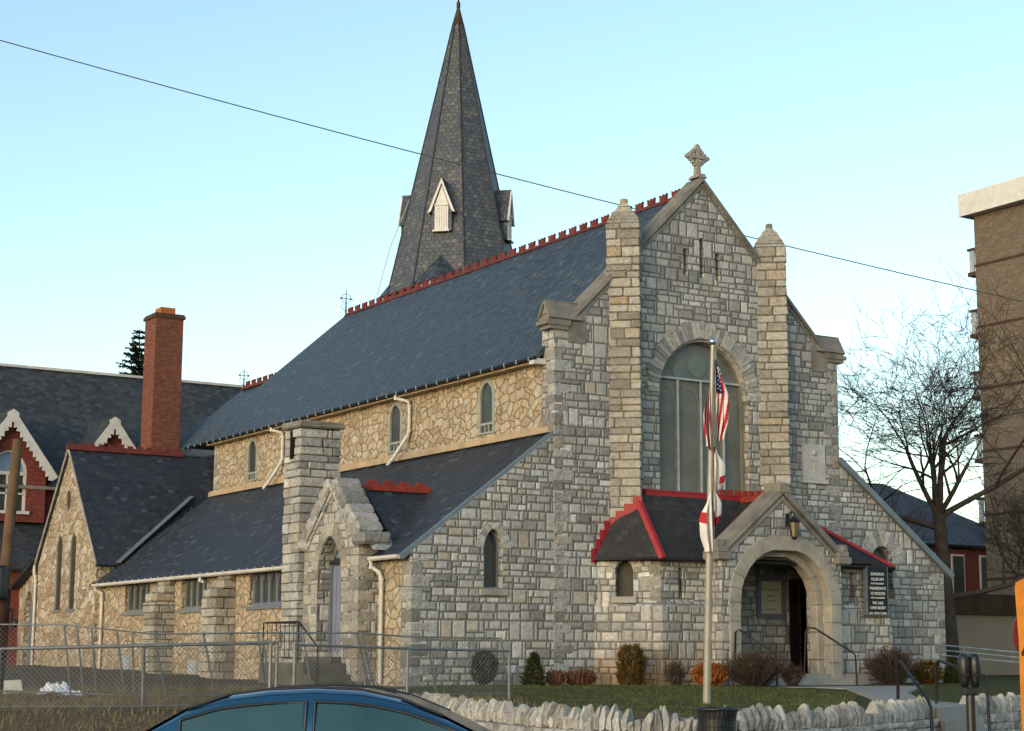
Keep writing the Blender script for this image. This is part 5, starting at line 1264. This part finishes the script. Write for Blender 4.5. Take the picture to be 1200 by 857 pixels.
#================================================================= chain-link fences
def fence(name, label, tops, bots, posts, mat='galv', rails=(0,), rail_r=.028, post_r=.03, mesh=True, cell=.075, wire=.0030, group=None, gz=True):
    t = thing(name, label, 'fence', tuple(Vector(bots[0])), group)
    m = MB(); m.tube(tops, rail_r, 6); m.build('top_rail', mat, t)
    m = MB(); m.tube([Vector(b)+Z3*.06 for b in bots], .012, 4); m.build('bottom_wire', mat, t)
    for (p, q) in posts: m = MB(); m.tube([q, p], post_r, 8); m.build('post', mat, t)
    if mesh:
        m = MB()
        for i in range(len(tops)-1):
            A, B, a, b = [Vector(x) for x in (tops[i], tops[i+1], bots[i], bots[i+1])]; Ls = (B-A).length; Hh = (A-a).length
            P = lambda u, v: (a+(b-a)*u).lerp(A+(B-A)*u, v)
            n = int(Ls/cell); k = Hh/Ls
            for j in range(-int(n*k)-1, n+1):
                for s1 in (1, -1):
                    u0 = j/n; u1 = u0+k
                    if s1 == 1: p0, p1 = [u0, 0], [u1, 1]
                    else: p0, p1 = [u0, 1], [u1, 0]
                    # clip to the panel
                    def clip(p0, p1):
                        t0, t1 = 0, 1; du = p1[0]-p0[0]
                        if du > 0: t0 = max(t0, (0-p0[0])/du); t1 = min(t1, (1-p0[0])/du)
                        if t0 >= t1: return None
                        f = lambda t_: (p0[0]+du*t_, p0[1]+(p1[1]-p0[1])*t_)
                        return f(t0), f(t1)
                    c_ = clip(p0, p1)
                    if c_: m.tube([P(*c_[0]), P(*c_[1])], wire, 3, False)
        m.build('chain_link', mat, t)
    return t
gz = lambda p: ground_z(p[0], p[1])
# front run, left of the gate posts
T = [(-18.6, -10.25, .84), (-17.33, -10.83, .86), (-15.5, -12.0, .92), (-13.31, -12.2, .98)]; Bt = [(x, y, ground_z(x, y)+.02) for x, y, z in T]
fence('chain_link_fence', 'chain-link fence with thick top rail on the grass bank before the transept', T, Bt, [((-17.33, -10.83, .86), Bt[1]), ((-15.45, -11.98, .92), (-15.39, -11.9, -.42)), ((-13.42, -12.2, .98), (-13.42, -12.2, -.5)), ((-13.31, -12.2, 1.0), (-13.31, -12.2, -.5))], rail_r=.032, group='chain-link fencing along the side of the church')
T = [(-13.0, -12.2, .95), (-10.8, -11.95, .90), (-8.56, -11.59, .87)]; Bt = [(x, y, -.22) for x, y, z in T]
fence('chain_link_fence', 'chain-link fence run ending by the jagged stone wall and round shrub', T, Bt, [((-13.0, -12.2, .98), (-13.0, -12.2, -.4)), ((-10.8, -11.95, .90), (-10.8, -11.95, -.3)), ((-8.56, -11.59, .89), (-8.56, -11.59, -.2))], rail_r=.024, group='chain-link fencing along the side of the church')
# leaning run behind
T = [(-17.6, -5.8, 1.30), (-15.26, -7.43, 1.30), (-13.9, -8.26, 1.14), (-11.94, -8.31, 1.18)]; Bt = [(-17.5, -5.6, .12), (-15.15, -7.33, .05), (-13.75, -8.3, .0), (-11.75, -8.4, .02)]
ps = []
for px, d, bx in ((75, 31, 83), (90, 31, 98), (107, 31, 113), (137, 31, 146), (155, 31, 157), (180, 31, 194), (238, 31.5, 252)):
    a = Dp(px, 732+(8 if px > 130 else 0), d); b = Dp(bx, 815, d); ps.append((tuple(a), (b.x, b.y, min(b.z, .15))))
fence('chain_link_fence', 'sagging chain-link fence with many slanting posts close to the aisle wall', T, Bt, ps, rail_r=.016, post_r=.019, cell=.085, wire=.0026, group='chain-link fencing along the side of the church')
T = [(-11.94, -8.31, 1.18), (-9.92, -8.39, 1.20), (-9.0, -8.6, 1.14), (-7.12, -8.95, 1.12)]; Bt = [(-11.75, -8.4, .02), (-9.75, -8.5, .02), (-8.85, -8.7, .0), (-6.9, -9.05, .0)]
ps = []
for px, py, d, bx in ((302, 742, 32, 312), (307, 742, 32, 318), (355, 744, 32.3, 366), (418, 742, 33, 434), (423, 742, 33, 440), (500, 747, 33.5, 511), (587, 748, 34, 597)):
    a = Dp(px, py, d); b = Dp(bx, 806, d); ps.append((tuple(a), (b.x, b.y, min(b.z, .1))))
fence('chain_link_fence', 'leaning chain-link fence with tilted posts before the side door steps', T, Bt, ps, rail_r=.018, post_r=.022, cell=.085, wire=.0026, group='chain-link fencing along the side of the church')
# iron railing at the side steps
ir = thing('iron_railing', 'black wrought iron railing with scroll panel beside the side door steps', 'railing', (-5.6, 4.5, .8))
m = MB(); x0 = -5.95
ya, yb = 4.9, 2.75
m.tube([(x0, ya, .57), (x0, ya, 1.62), (x0, yb, 1.62), (x0, yb, .57)], .022, 5); m.tube([(x0, yb, 1.62), (x0, yb-1.15, .98), (x0, yb-1.15, .1)], .022, 5); m.tube([(x0, ya, .72), (x0, yb, .72)], .014, 4)
m.tube([(x0, ya, 1.62), (-5.0, ya, 1.62)], .022, 5)
for i in range(1, 8):
    y = lerp(ya, yb, i/8); m.tube([(x0, y, .72), (x0, y, 1.62)], .011, 4)
for k in range(2): m.tube([(x0, lerp(ya, yb, .5)+.10*cos(t*pi/6), 1.05+.24*k+.10*sin(t*pi/6)) for t in range(13)], .012, 4, False)
m.build('rail', 'iron', ir)

#================================================================= porch and street handrails
def handrail(label, pts, r=.026, loc=None, extra=()):
    m = MB(); m.tube(pts, r, 8)
    for e in extra: m.tube(e, r, 8)
    return solo(m, 'handrail', 'iron', label, 'handrail', loc or pts[-1], 'black pipe handrails')
handrail('black pipe handrail on the right side of the entrance steps', [(6.72, -2.0, .3), (6.76, -2.05, 1.46), (6.80, -2.1, 1.56), (6.95, -2.2, 1.55), (7.75, -2.75, .92), (7.83, -2.8, .84), (7.86, -2.82, -.05)])
handrail('black pipe handrail on the left side of the entrance steps', [(3.95+.4, -1.95, .3), (3.98+.4, -2.0, 1.42), (4.42, -2.1, 1.48), (5.02, -2.75, .90), (5.06, -2.8, .82), (5.07, -2.82, -.05)])
handrail('black pipe handrail sloping down beside the left wall end of the street steps', [(-5.2, -17.75, .0), (-5.23, -17.8, .62), (-5.26, -17.86, .70), (-5.36, -18.0, .72), (-5.95, -19.15, .16), (-6.0, -19.25, .06), (-6.02, -19.3, -.75)])
handrail('black pipe handrail beside the parking meter at the street steps', [(-3.35, -16.75, .0), (-3.36, -16.8, .66), (-3.4, -16.88, .73), (-3.5, -17.0, .73), (-4.30, -18.75, .50), (-4.38, -18.85, .40), (-4.4, -18.9, -.75)])

#================================================================= bin and parking meter
bn = thing('litter_bin', 'black slatted metal litter bin standing in front of the stone wall', 'bin', (-10.83, -21.25, -.74))
bx, by = Dp(840, 827, 21.0).x, Dp(840, 827, 21.0).y; zt = .17; rb_ = .235
m = MB()
for k in range(30):
    a = k*2*pi/30; c_, s_ = cos(a), sin(a); t_ = Vector((-s_, c_, 0)); n_ = Vector((c_, s_, 0)); q = lambda r, z: Vector((bx, by, z))+n_*r
    pr = [(rb_*.86, -.85), (rb_*.92, -.4), (rb_*.97, -.12), (rb_*1.03, -.04), (rb_*1.12, .0)]
    for i in range(4):
        a0, a1 = q(pr[i][0], zt+pr[i][1]), q(pr[i+1][0], zt+pr[i+1][1]); m.hexa([a0-t_*.02, a0+t_*.02, a0+t_*.02-n_*.012, a0-t_*.02-n_*.012, a1-t_*.02, a1+t_*.02, a1+t_*.02-n_*.012, a1-t_*.02-n_*.012])
m.build('slat', 'black_plastic', bn)['kind'] = 'thing'
m = MB(); ringp = lambda r, z: [(bx+r*cos(t*pi/16), by+r*sin(t*pi/16), z) for t in range(33)]
m.tube(ringp(rb_*1.12, zt), .018, 6, False); m.tube(ringp(rb_*.95, zt-.2), .012, 6, False); m.build('rim', 'black_plastic', bn)
m = MB(); m.lathe((bx, by, zt-.87), [(0, 0), (rb_*.85, 0), (rb_*.85, .70), (rb_*.8, .70)], 20); m.build('liner', 'black_plastic', bn)
m = MB(); m.lathe((bx, by, -.78), [(0, 0), (.2, 0), (.2, .06), (.12, .08), (0, .08)], 16); m.build('base', 'black_plastic', bn)

pm = thing('parking_meter', 'black twin-headed parking meter on a post at the kerb', 'parking meter', (-15.3, -28.9, -.86))
mx, my = -15.29, -28.88; v = Vector((.845, -.535, 0))
m = MB(); m.tube([(mx, my, -.9), (mx, my, .52)], .034, 10); m.build('post', 'black_plastic', pm)
m = MB(); m.cbox((mx, my, .545), (.05, .04, .03), (v, Vector((.535, .845, 0)), Z3), .01); m.build('yoke', 'black_plastic', pm)
for s1 in (-1, 1):
    c_ = Vector((mx, my, 0))+v*s1*.040; m = MB()
    prof = [(.0, .0), (.026, .005), (.036, .05), (.046, .11), (.049, .15), (.049, .19), (.043, .225), (.028, .247), (0, .253)]
    n = 16; vs = [c_+(v*cos(2*pi*k/n)*r*.95+Vector((.535, .845, 0))*sin(2*pi*k/n)*r*1.1)+Z3*(.57+z) for r, z in prof for k in range(n)]
    m.add(vs, [(i*n+k, i*n+(k+1) % n, (i+1)*n+(k+1) % n, (i+1)*n+k) for i in range(len(prof)-1) for k in range(n)], True)
    hd = m.build('meter_head', 'black_plastic', pm)
    m = MB(); f = Vector((-.535, -.845, 0)); m.cbox(c_+f*.043+Z3*.735, (.022, .006, .026), (v, f, Z3), .004); m.build('display', 'car_glass', hd)
    m = MB(); m.cbox(c_+f*.040+Z3*.665, (.030, .006, .012), (v, f, Z3), .003); m.build('coin_slot', 'iron', hd)

#================================================================= orange board and red disc at the right edge
ob = thing('orange_barricade', 'weathered orange board with dark spots at the right edge beside the street', 'sign', (-15.72, -29.85, -.86))
u_ = Vector((.62, -.78, 0)); f = Vector((-.78, -.62, 0))
m = MB(); o_ = Vector((-15.83, -29.85, 0))
pts = [(.0, -.8), (.40, -.8), (.40, 1.42), (.20, 1.37), (.14, 1.40), (.075, 1.385), (.06, 1.33), (-.005, 1.30), (-.01, 1.25), (.003, .9), (.0, .62)]
m.slab([o_+u_*a+Z3*z for a, z in pts], f, .03); m.build('board', 'orange', ob)
m = MB(); rng = random.Random(2)
for k in range(16):
    a, z = rng.uniform(.02, .3), rng.uniform(.66, 1.3); m.slab([o_+u_*(a+rng.uniform(.008, .016)*cos(q*pi/4))+Z3*(z+rng.uniform(.01, .04)*sin(q*pi/4))+f*.004 for q in range(8)], f, .004)
m.build('spot', 'black_mark', ob)
c_ = Dp(1197, 743, 12.6); sd_ = thing('red_disc_sign', 'dull red round sign half hidden behind the orange board', 'sign', (c_.x, c_.y, -.86))
m = MB(); ux = RR.normalized()*.8+F_*.25; ux.z = 0; ux.normalize(); nn_ = ux.cross(Z3)
m.slab([c_+ux*.062*cos(q*pi/12)+Z3*.13*sin(q*pi/12) for q in range(24)], nn_, .02); m.build('disc', 'stop_red', sd_)
m = MB(); m.tube([(c_.x+.02, c_.y+.02, -.9), (c_.x+.02, c_.y+.02, c_.z)], .02, 8); m.build('post', 'pale_metal', sd_)

#================================================================= plants
def leafy(mb, c, rx, ry, h, n, size, rng, shape='cone', up=.5):
    for _ in range(n):
        z = rng.random(); a = rng.uniform(0, 2*pi)
        if shape == 'cone': rad = (1-z)**.62*(1 if z > .12 else .75+2*z)
        elif shape == 'barrel': rad = min(1, .78+z*1.6)*(1-max(0, z-.8)*2.6)
        else: rad = sqrt(max(0, 1-(2*z-1)**2))
        r = rad*sqrt(rng.uniform(.35, 1)); r *= 1+.16*sin(a*3+c[0]*5)*(1-z*.4)+.14*sin(a*5+z*9+c[1])+rng.uniform(0, .22)**2*3
        p = Vector((c[0]+cos(a)*r*rx, c[1]+sin(a)*r*ry, c[2]+z*h)); d = Vector((cos(a)*(1-up)+rng.uniform(-.4, .4), sin(a)*(1-up)+rng.uniform(-.4, .4), up+rng.uniform(-.3, .4))).normalized()
        s_ = d.cross(Vector((rng.uniform(-1, 1), rng.uniform(-1, 1), rng.uniform(-1, 1)))).normalized(); l = size*rng.uniform(.6, 1.4)
        mb.add([p-s_*l*.22, p+s_*l*.22, p+d*l+s_*l*.05, p+d*l-s_*l*.05], [(0, 1, 2, 3)])
def shrub(label, c, rx, h, mat, shape, n=1500, size=.09, seed=1, group='clipped evergreen shrubs at the foot of the walls', up=.55):
    rng = random.Random(seed); c = (c[0], c[1], ground_z(c[0], c[1])-.02); t = thing('shrub', label, 'shrub', c, group)
    m = MB(); leafy(m, c, rx, rx, h, n, size, rng, shape, up); m.build('foliage', mat, t, False)
    m = MB(); m.tube([(c[0], c[1], c[2]-.05), (c[0], c[1], c[2]+h*.6)], [.05, .02], 6); m.build('stem', 'bark', t)
shrub('small dark oval shrub behind the chain-link fence', (-2.72, -1.05), .29, .78, 'green_conifer', 'round', 1300, seed=1)
shrub('small pointed dark green shrub left of the nave corner', (-1.25, -1.0), .27, .78, 'green_conifer', 'cone', 1300, seed=2)
shrub('barrel-shaped bronze shrub against the canted porch wall', (1.55, -1.25), .31, 1.0, 'brown_conifer', 'barrel', 1800, seed=3)
shrub('small dark green shrub at the far right end of the church front', (13.2, -1.1), .30, .72, 'green_conifer', 'cone', 1300, seed=4)
shrub('low bushy dark shrub beside the russet bush right of the entrance', (11.3, -2.0), .40, .60, 'brown_conifer', 'round', 1400, seed=5)
shrub('low brown clump of dry plants at the wall left of the porch', (.15, -1.0), .36, .34, 'dead', 'round', 700, .12, 6, 'dry winter plants in the border')
shrub('sparse dry stems in the border near the nave corner', (-.55, -.9), .22, .28, 'dead', 'round', 260, .14, 7, 'dry winter plants in the border', .8)
def grassy(label, c, rx, h, mat, n, seed, name='ornamental_grass', w_=.010, spread=.6, group='dry winter plants in the border'):
    rng = random.Random(seed); z0 = ground_z(c[0], c[1])-.02; m = MB()
    for _ in range(n):
        a = rng.uniform(0, 2*pi); r = rx*sqrt(rng.random())*.7; p = Vector((c[0]+cos(a)*r, c[1]+sin(a)*r, z0)); d = Vector((cos(a)*spread*rng.uniform(.2, 1), sin(a)*spread*rng.uniform(.2, 1), 1)).normalized(); l = h*rng.uniform(.6, 1.1); s_ = Vector((-sin(a), cos(a), 0))*w_
        q = p+d*l*.6; e = q+(d+Vector((cos(a), sin(a), -.2))*.4).normalized()*l*.4
        m.add([p-s_, p+s_, q+s_, q-s_, e], [(0, 1, 2, 3), (3, 2, 4)])
    return solo(m, name, mat, label, 'plant', (c[0], c[1], z0), group)
shrub('low mound of orange winter foliage right of the flagpole', (3.1, -2.5), .40, .52, 'dry_orange', 'round', 1500, .11, 21, 'dry winter plants in the border', .6)
def twiggy(label, c, rx, h, n, seed, mat='dead'):
    rng = random.Random(seed); z0 = ground_z(c[0], c[1])-.02; t = thing('russet_bush', label, 'bush', (c[0], c[1], z0), 'russet twig bushes beside the entrance')
    m = MB(); lf = MB()
    for _ in range(n):
        a = rng.uniform(0, 2*pi); r = rx*.3*sqrt(rng.random()); p = Vector((c[0]+cos(a)*r, c[1]+sin(a)*r, z0)); sp_ = rng.uniform(.1, 1)*rx
        e = Vector((c[0]+cos(a)*sp_, c[1]+sin(a)*sp_, z0+h*rng.uniform(.6, 1.05)*(1-.35*(sp_/rx)**2))); md = p.lerp(e, .5)+Vector((cos(a), sin(a), 0))*.05
        m.tube([p, md, e], [.008, .006, .003], 3, False)
        for k in range(5):
            b = md.lerp(e, rng.random()); f = b+Vector((rng.uniform(-.12, .12), rng.uniform(-.12, .12), rng.uniform(.03, .16))); m.tube([b, f], [.005, .003], 3, False)
            for q in range(2):
                d = Vector((rng.uniform(-1, 1), rng.uniform(-1, 1), rng.uniform(-.3, 1)))*.045; s_ = d.cross(Z3)*.45; lf.add([f-s_, f+s_, f+d], [(0, 1, 2)])
    m.build('twigs', 'bark', t, False); lf.build('leaves', mat, t, False)
twiggy('spreading russet bush with reddish twigs left of the entrance steps', (4.15, -3.0), .98, .86, 420, 3)
twiggy('russet twig bush right of the entrance handrail', (9.6, -2.3), .85, 1.0, 380, 4)
twiggy('small reddish bush beside the entrance steps', (5.0, -3.5), .34, .5, 90, 7)
twiggy('thin reddish stems at the porch wall left of the orange mound', (2.55, -1.8), .3, .6, 60, 8)
# grass blades: lawn and rough bank
rng = random.Random(5); m1 = MB(); m2 = MB()
for _ in range(26000):
    x, y = rng.uniform(-11.8, 3), rng.uniform(-20, -1.5)
    d, i = sdist(x, y)
    if d > -.25 or (x > -4.6 and abs((y+17)-(x+4)*1.05) < 1.6 and y < -9): continue
    z = ground_z(x, y); l = rng.uniform(.03, .075); a = rng.uniform(0, 6.28); s_ = Vector((cos(a), sin(a), 0))*.008; p = Vector((x, y, z-.01)); m1.add([p-s_, p+s_, p+Vector((rng.uniform(-.03, .03), rng.uniform(-.03, .03), l))], [(0, 1, 2)])
for _ in range(22000):
    x, y = rng.uniform(-20, -9.5), rng.uniform(-14, -2)
    d, i = sdist(x, y)
    if d > 2.2: continue
    z = ground_z(x, y); l = rng.uniform(.05, .16)*(1 if rng.random() < .9 else 1.8); a = rng.uniform(0, 6.28); s_ = Vector((cos(a), sin(a), 0))*.007; p = Vector((x, y, z-.01)); (m2 if rng.random() < .93 else m1).add([p-s_, p+s_, p+Vector((rng.uniform(-.08, .08), rng.uniform(-.08, .08), l))], [(0, 1, 2)])
M['blade'] = plain('lawn_grass_blades', (.085, .095, .032), .9, .1, var=.4, scale=2)
M['dry_blade'] = plain('dry_bank_grass', (.19, .15, .09), .95, .1, var=.4, scale=2)
o = m1.build('grass', 'blade', None, False); tag(o, 'short dull green grass of the church lawn', 'grass', kind='stuff')
o = m2.build('dry_grass', 'dry_blade', None, False); tag(o, 'rough dry brown grass on the bank by the fence', 'grass', kind='stuff')

#================================================================= debris on the bank
p = Dp(12, 806, 32.5)
m = MB(); a = Vector((RR.x, RR.y, 0)).normalized(); b = Vector((-.2, -.3, .93)).normalized()
m.slab([p-a*.42-b*.13, p+a*.22-b*.13, p+a*.20+b*.15, p-a*.42+b*.11], (F_*-1), .05)
solo(m, 'white_board', 'plastic_sheet', 'white board dumped on the bank beside the utility pole', 'board', (p.x, p.y, p.z-.14))
def crumple(c, hx, hy, hz, seed, label):
    rng = random.Random(seed); m = MB(); n = 14; vs = []
    for j in range(n+1):
        for i in range(n+1):
            u, v = i/n*2-1, j/n*2-1; e = max(0, 1-(u*u+v*v)*.7)
            vs.append(c+a*u*hx*(1+rng.uniform(-.08, .08))+Vector((F_.x, F_.y, 0))*v*hy+Z3*(hz*e*(rng.uniform(.35, 1.1))))
    m.add(vs, [(j*(n+1)+i, j*(n+1)+i+1, (j+1)*(n+1)+i+1, (j+1)*(n+1)+i) for j in range(n) for i in range(n)])
    return solo(m, 'plastic_sheet', 'plastic_sheet', label, 'plastic sheet', tuple(c), 'white plastic litter on the bank')
crumple(Dp(66, 814, 32.2), .30, .3, .26, 1, 'crumpled white plastic sheet on the bank below the transept')
crumple(Dp(88, 815, 32.0), .16, .2, .10, 2, 'small scrap of white plastic right of the large crumpled sheet')
crumple(Dp(185, 834, 29.5), .17, .2, .08, 3, 'flat piece of white plastic near the fence post')
m = MB(); m.tube([Dp(24, 812, 32.4), Dp(80, 816, 31.8), Dp(115, 822, 31), Dp(141, 832, 30.2)], .022, 6); solo(m, 'fallen_rail', 'galv', 'fallen grey fence rail lying on the grass bank', 'rail', tuple(Dp(24, 812, 32.4)))
m = MB(); m.tube([Dp(160, 816, 38), Dp(215, 821, 38)], .05, 6); m.tube([Dp(215, 821, 38), Dp(262, 824, 38)], .05, 6); solo(m, 'long_plank', 'pale_trim', 'long pale plank lying along the foot of the aisle wall', 'plank', tuple(Dp(160, 816, 38)))
m = MB(); m.rock(Dp(76, 846, 28.2), (.12, .1, .07)); solo(m, 'stone', 'white_rock', 'single pale stone lying in the bank grass', 'stone', tuple(Dp(76, 847, 28.2)))

#================================================================= blue car in the street
CY = math.atan2(-.535, .845)
cr_ = thing('parked_car', 'metallic blue saloon car passing close in front of the church', 'car', (-19.25, -26.28, STREET))
cf = Vector((cos(CY), sin(CY), 0)); cs = Vector((-sin(CY), cos(CY), 0)); c0 = Vector((-19.25, -26.28, STREET))
def loft(mb, secs, ring, smooth_=True, caps=True):
    vs = []; n = None
    for s_ in secs:
        r_ = ring(*s_); n = len(r_); vs += [c0+cf*s_[0]+cs*y+Z3*z for y, z in r_]
    mb.add(vs, [(i*n+k, i*n+(k+1) % n, (i+1)*n+(k+1) % n, (i+1)*n+k) for i in range(len(secs)-1) for k in range(n)], smooth_)
    if caps: mb.add(vs[:n], [tuple(range(n))]); mb.add(vs[-n:], [tuple(reversed(range(n)))])
def lower(x, hw, zb, zt):
    h = zt-zb; return [(-hw*.90, zb), (hw*.90, zb), (hw, zb+h*.25), (hw, zb+h*.65), (hw*.93, zb+h*.93), (hw*.82, zt), (-hw*.82, zt), (-hw*.93, zb+h*.93), (-hw, zb+h*.65), (-hw, zb+h*.25)]
m = MB(); loft(m, [(-2.28, .66, .38, .80), (-2.20, .80, .26, .92), (-1.7, .87, .2, .97), (-.9, .89, .2, .95), (.5, .89, .2, .94), (1.2, .88, .2, .90), (1.9, .83, .22, .80), (2.2, .74, .28, .70), (2.30, .60, .36, .60)], lower); m.build('body', 'car_paint', cr_)
def top_ring(x, hw, zb, zt):
    h = zt-zb; f = hw-.14*min(1, h/.45)
    return [(-hw, zb), (hw, zb), (hw-.05, zb+h*.4), (f+.02, zb+h*.84), (f-.10, zt-.012*(h > .1)), (f*.4, zt), (-f*.4, zt), (-f+.10, zt-.012*(h > .1)), (-f-.02, zb+h*.84), (-hw+.05, zb+h*.4)]
cab = [(-1.50, .78, .93, .95), (-1.24, .79, .92, 1.11), (-.96, .79, .92, 1.27), (-.68, .79, .92, 1.365), (-.38, .79, .92, 1.405), (-.05, .79, .92, 1.42), (.28, .79, .92, 1.405), (.56, .79, .92, 1.345), (.86, .79, .91, 1.225), (1.18, .79, .90, 1.07), (1.50, .78, .87, .90)]
m = MB(); loft(m, cab, top_ring); m.build('cabin', 'car_paint', cr_)
# side glass follows the cabin outline, both sides; the windscreens lie in the raked ends
def side_pt(x, z, s1, off):
    lo = 0
    for i in range(len(cab)-1):
        if cab[i][0] <= x <= cab[i+1][0]: lo = i
    t_ = (x-cab[lo][0])/(cab[lo+1][0]-cab[lo][0]); hw, zb, zt = [lerp(cab[lo][k], cab[lo+1][k], t_) for k in (1, 2, 3)]; h = zt-zb; f = hw-.14*min(1, h/.45)
    g_ = (z-zb)/h; y = lerp(hw, hw-.05, g_/.4) if g_ < .4 else lerp(hw-.05, f+.02, (g_-.4)/.44)
    return c0+cf*x+cs*s1*(y+off)+Z3*z
for s1 in (-1, 1):
    for xs in ([-.98, -.84, -.7, -.52, -.33, -.12], [-.02, .2, .4, .6, .82, 1.0]):
        m = MB(); vs = []; 
        for x in xs:
            zt = None
            for i in range(len(cab)-1):
                if cab[i][0] <= x <= cab[i+1][0]: t_ = (x-cab[i][0])/(cab[i+1][0]-cab[i][0]); zt = lerp(cab[i][3], cab[i+1][3], t_); zb = lerp(cab[i][2], cab[i+1][2], t_)
            z1 = zb+(zt-zb)*.80; zm = zb+(zt-zb)*.4
            for z in (zb+.015, zm, z1): vs += [side_pt(x, z, s1, .006)]
        n = len(xs); m.add(vs, [(i*3+k, i*3+k+1, i*3+k+4, i*3+k+3) for i in range(n-1) for k in range(2)], True); m.build('side_window', 'car_glass', cr_, False)
def seal(xs, s1):
    m = MB(); up = []; lo_ = []
    for x in xs:
        for i in range(len(cab)-1):
            if cab[i][0] <= x <= cab[i+1][0]: t_ = (x-cab[i][0])/(cab[i+1][0]-cab[i][0]); zt = lerp(cab[i][3], cab[i+1][3], t_); zb = lerp(cab[i][2], cab[i+1][2], t_)
        up.append(side_pt(x, zb+(zt-zb)*.81, s1, .008)); lo_.append(side_pt(x, zb+.015, s1, .008))
    m.tube(up+lo_[::-1]+[up[0]], .011, 5); m.build('window_seal', 'black_plastic', cr_)
for s1 in (-1, 1):
    for xs in ([-.98, -.84, -.7, -.52, -.33, -.10], [-.04, .2, .4, .6, .82, 1.0]): seal(xs, s1)
    m = MB(); m.tube([c0+cf*x+cs*s1*(cab[i][1]-.215)+Z3*(cab[i][3]+.004) for i, (x, *_r) in enumerate(cab) if 2 <= i <= 8], .010, 5); m.build('roof_trim', 'black_plastic', cr_)
def screen(i0, i1, nm):
    m = MB(); vs = []
    for i in range(i0, i1+1):
        x, hw, zb, zt = cab[i]; h = zt-zb; f = hw-.14*min(1, h/.45)
        for y in (-f+.12, -f*.4, f*.4, f-.12): vs.append(c0+cf*x+cs*y+Z3*(zt+.008))
    n = i1-i0+1; m.add(vs, [(i*4+k, i*4+k+1, i*4+k+5, i*4+k+4) for i in range(n-1) for k in range(3)], True); m.build(nm, 'car_glass', cr_, False)
screen(0, 3, 'rear_window'); screen(7, 10, 'windscreen')
for x in (-1.38, 1.38):
    for s1 in (-1, 1):
        m = MB(); c_ = c0+cf*x+cs*s1*.80+Z3*.31; n = 24
        for (r0, d0, r1, d1_) in ((.31, -.1, .31, .1), (.31, .1, .21, .1), (.31, -.1, .21, -.1)):
            vs = [c_+(cf*cos(2*pi*k/n)+Z3*sin(2*pi*k/n))*r+cs*s1*d for r, d in ((r0, d0), (r1, d1_)) for k in range(n)]; m.add(vs, [(k, (k+1) % n, n+(k+1) % n, n+k) for k in range(n)], True)
        wl = m.build('wheel', 'tyre', cr_); m = MB(); vs = [c_+(cf*cos(2*pi*k/n)+Z3*sin(2*pi*k/n))*.21+cs*s1*.09 for k in range(n)]; m.add(vs, [tuple(range(n))]); m.build('rim', 'chrome', wl)
for s1 in (-1, 1):
    m = MB(); m.cbox(c0+cf*2.2+cs*s1*.58+Z3*.62, (.10, .16, .06), (cf, cs, Z3), .03); m.build('headlight', 'chrome', cr_)
    m = MB(); m.cbox(c0-cf*2.2+cs*s1*.62+Z3*.78, (.06, .14, .07), (cf, cs, Z3), .02); m.build('tail_light', 'red_paint', cr_)
    m = MB(); m.cbox(c0+cf*.95+cs*s1*.98+Z3*.98, (.06, .09, .06), (cf, cs, Z3), .03); m.build('wing_mirror', 'car_paint', cr_)
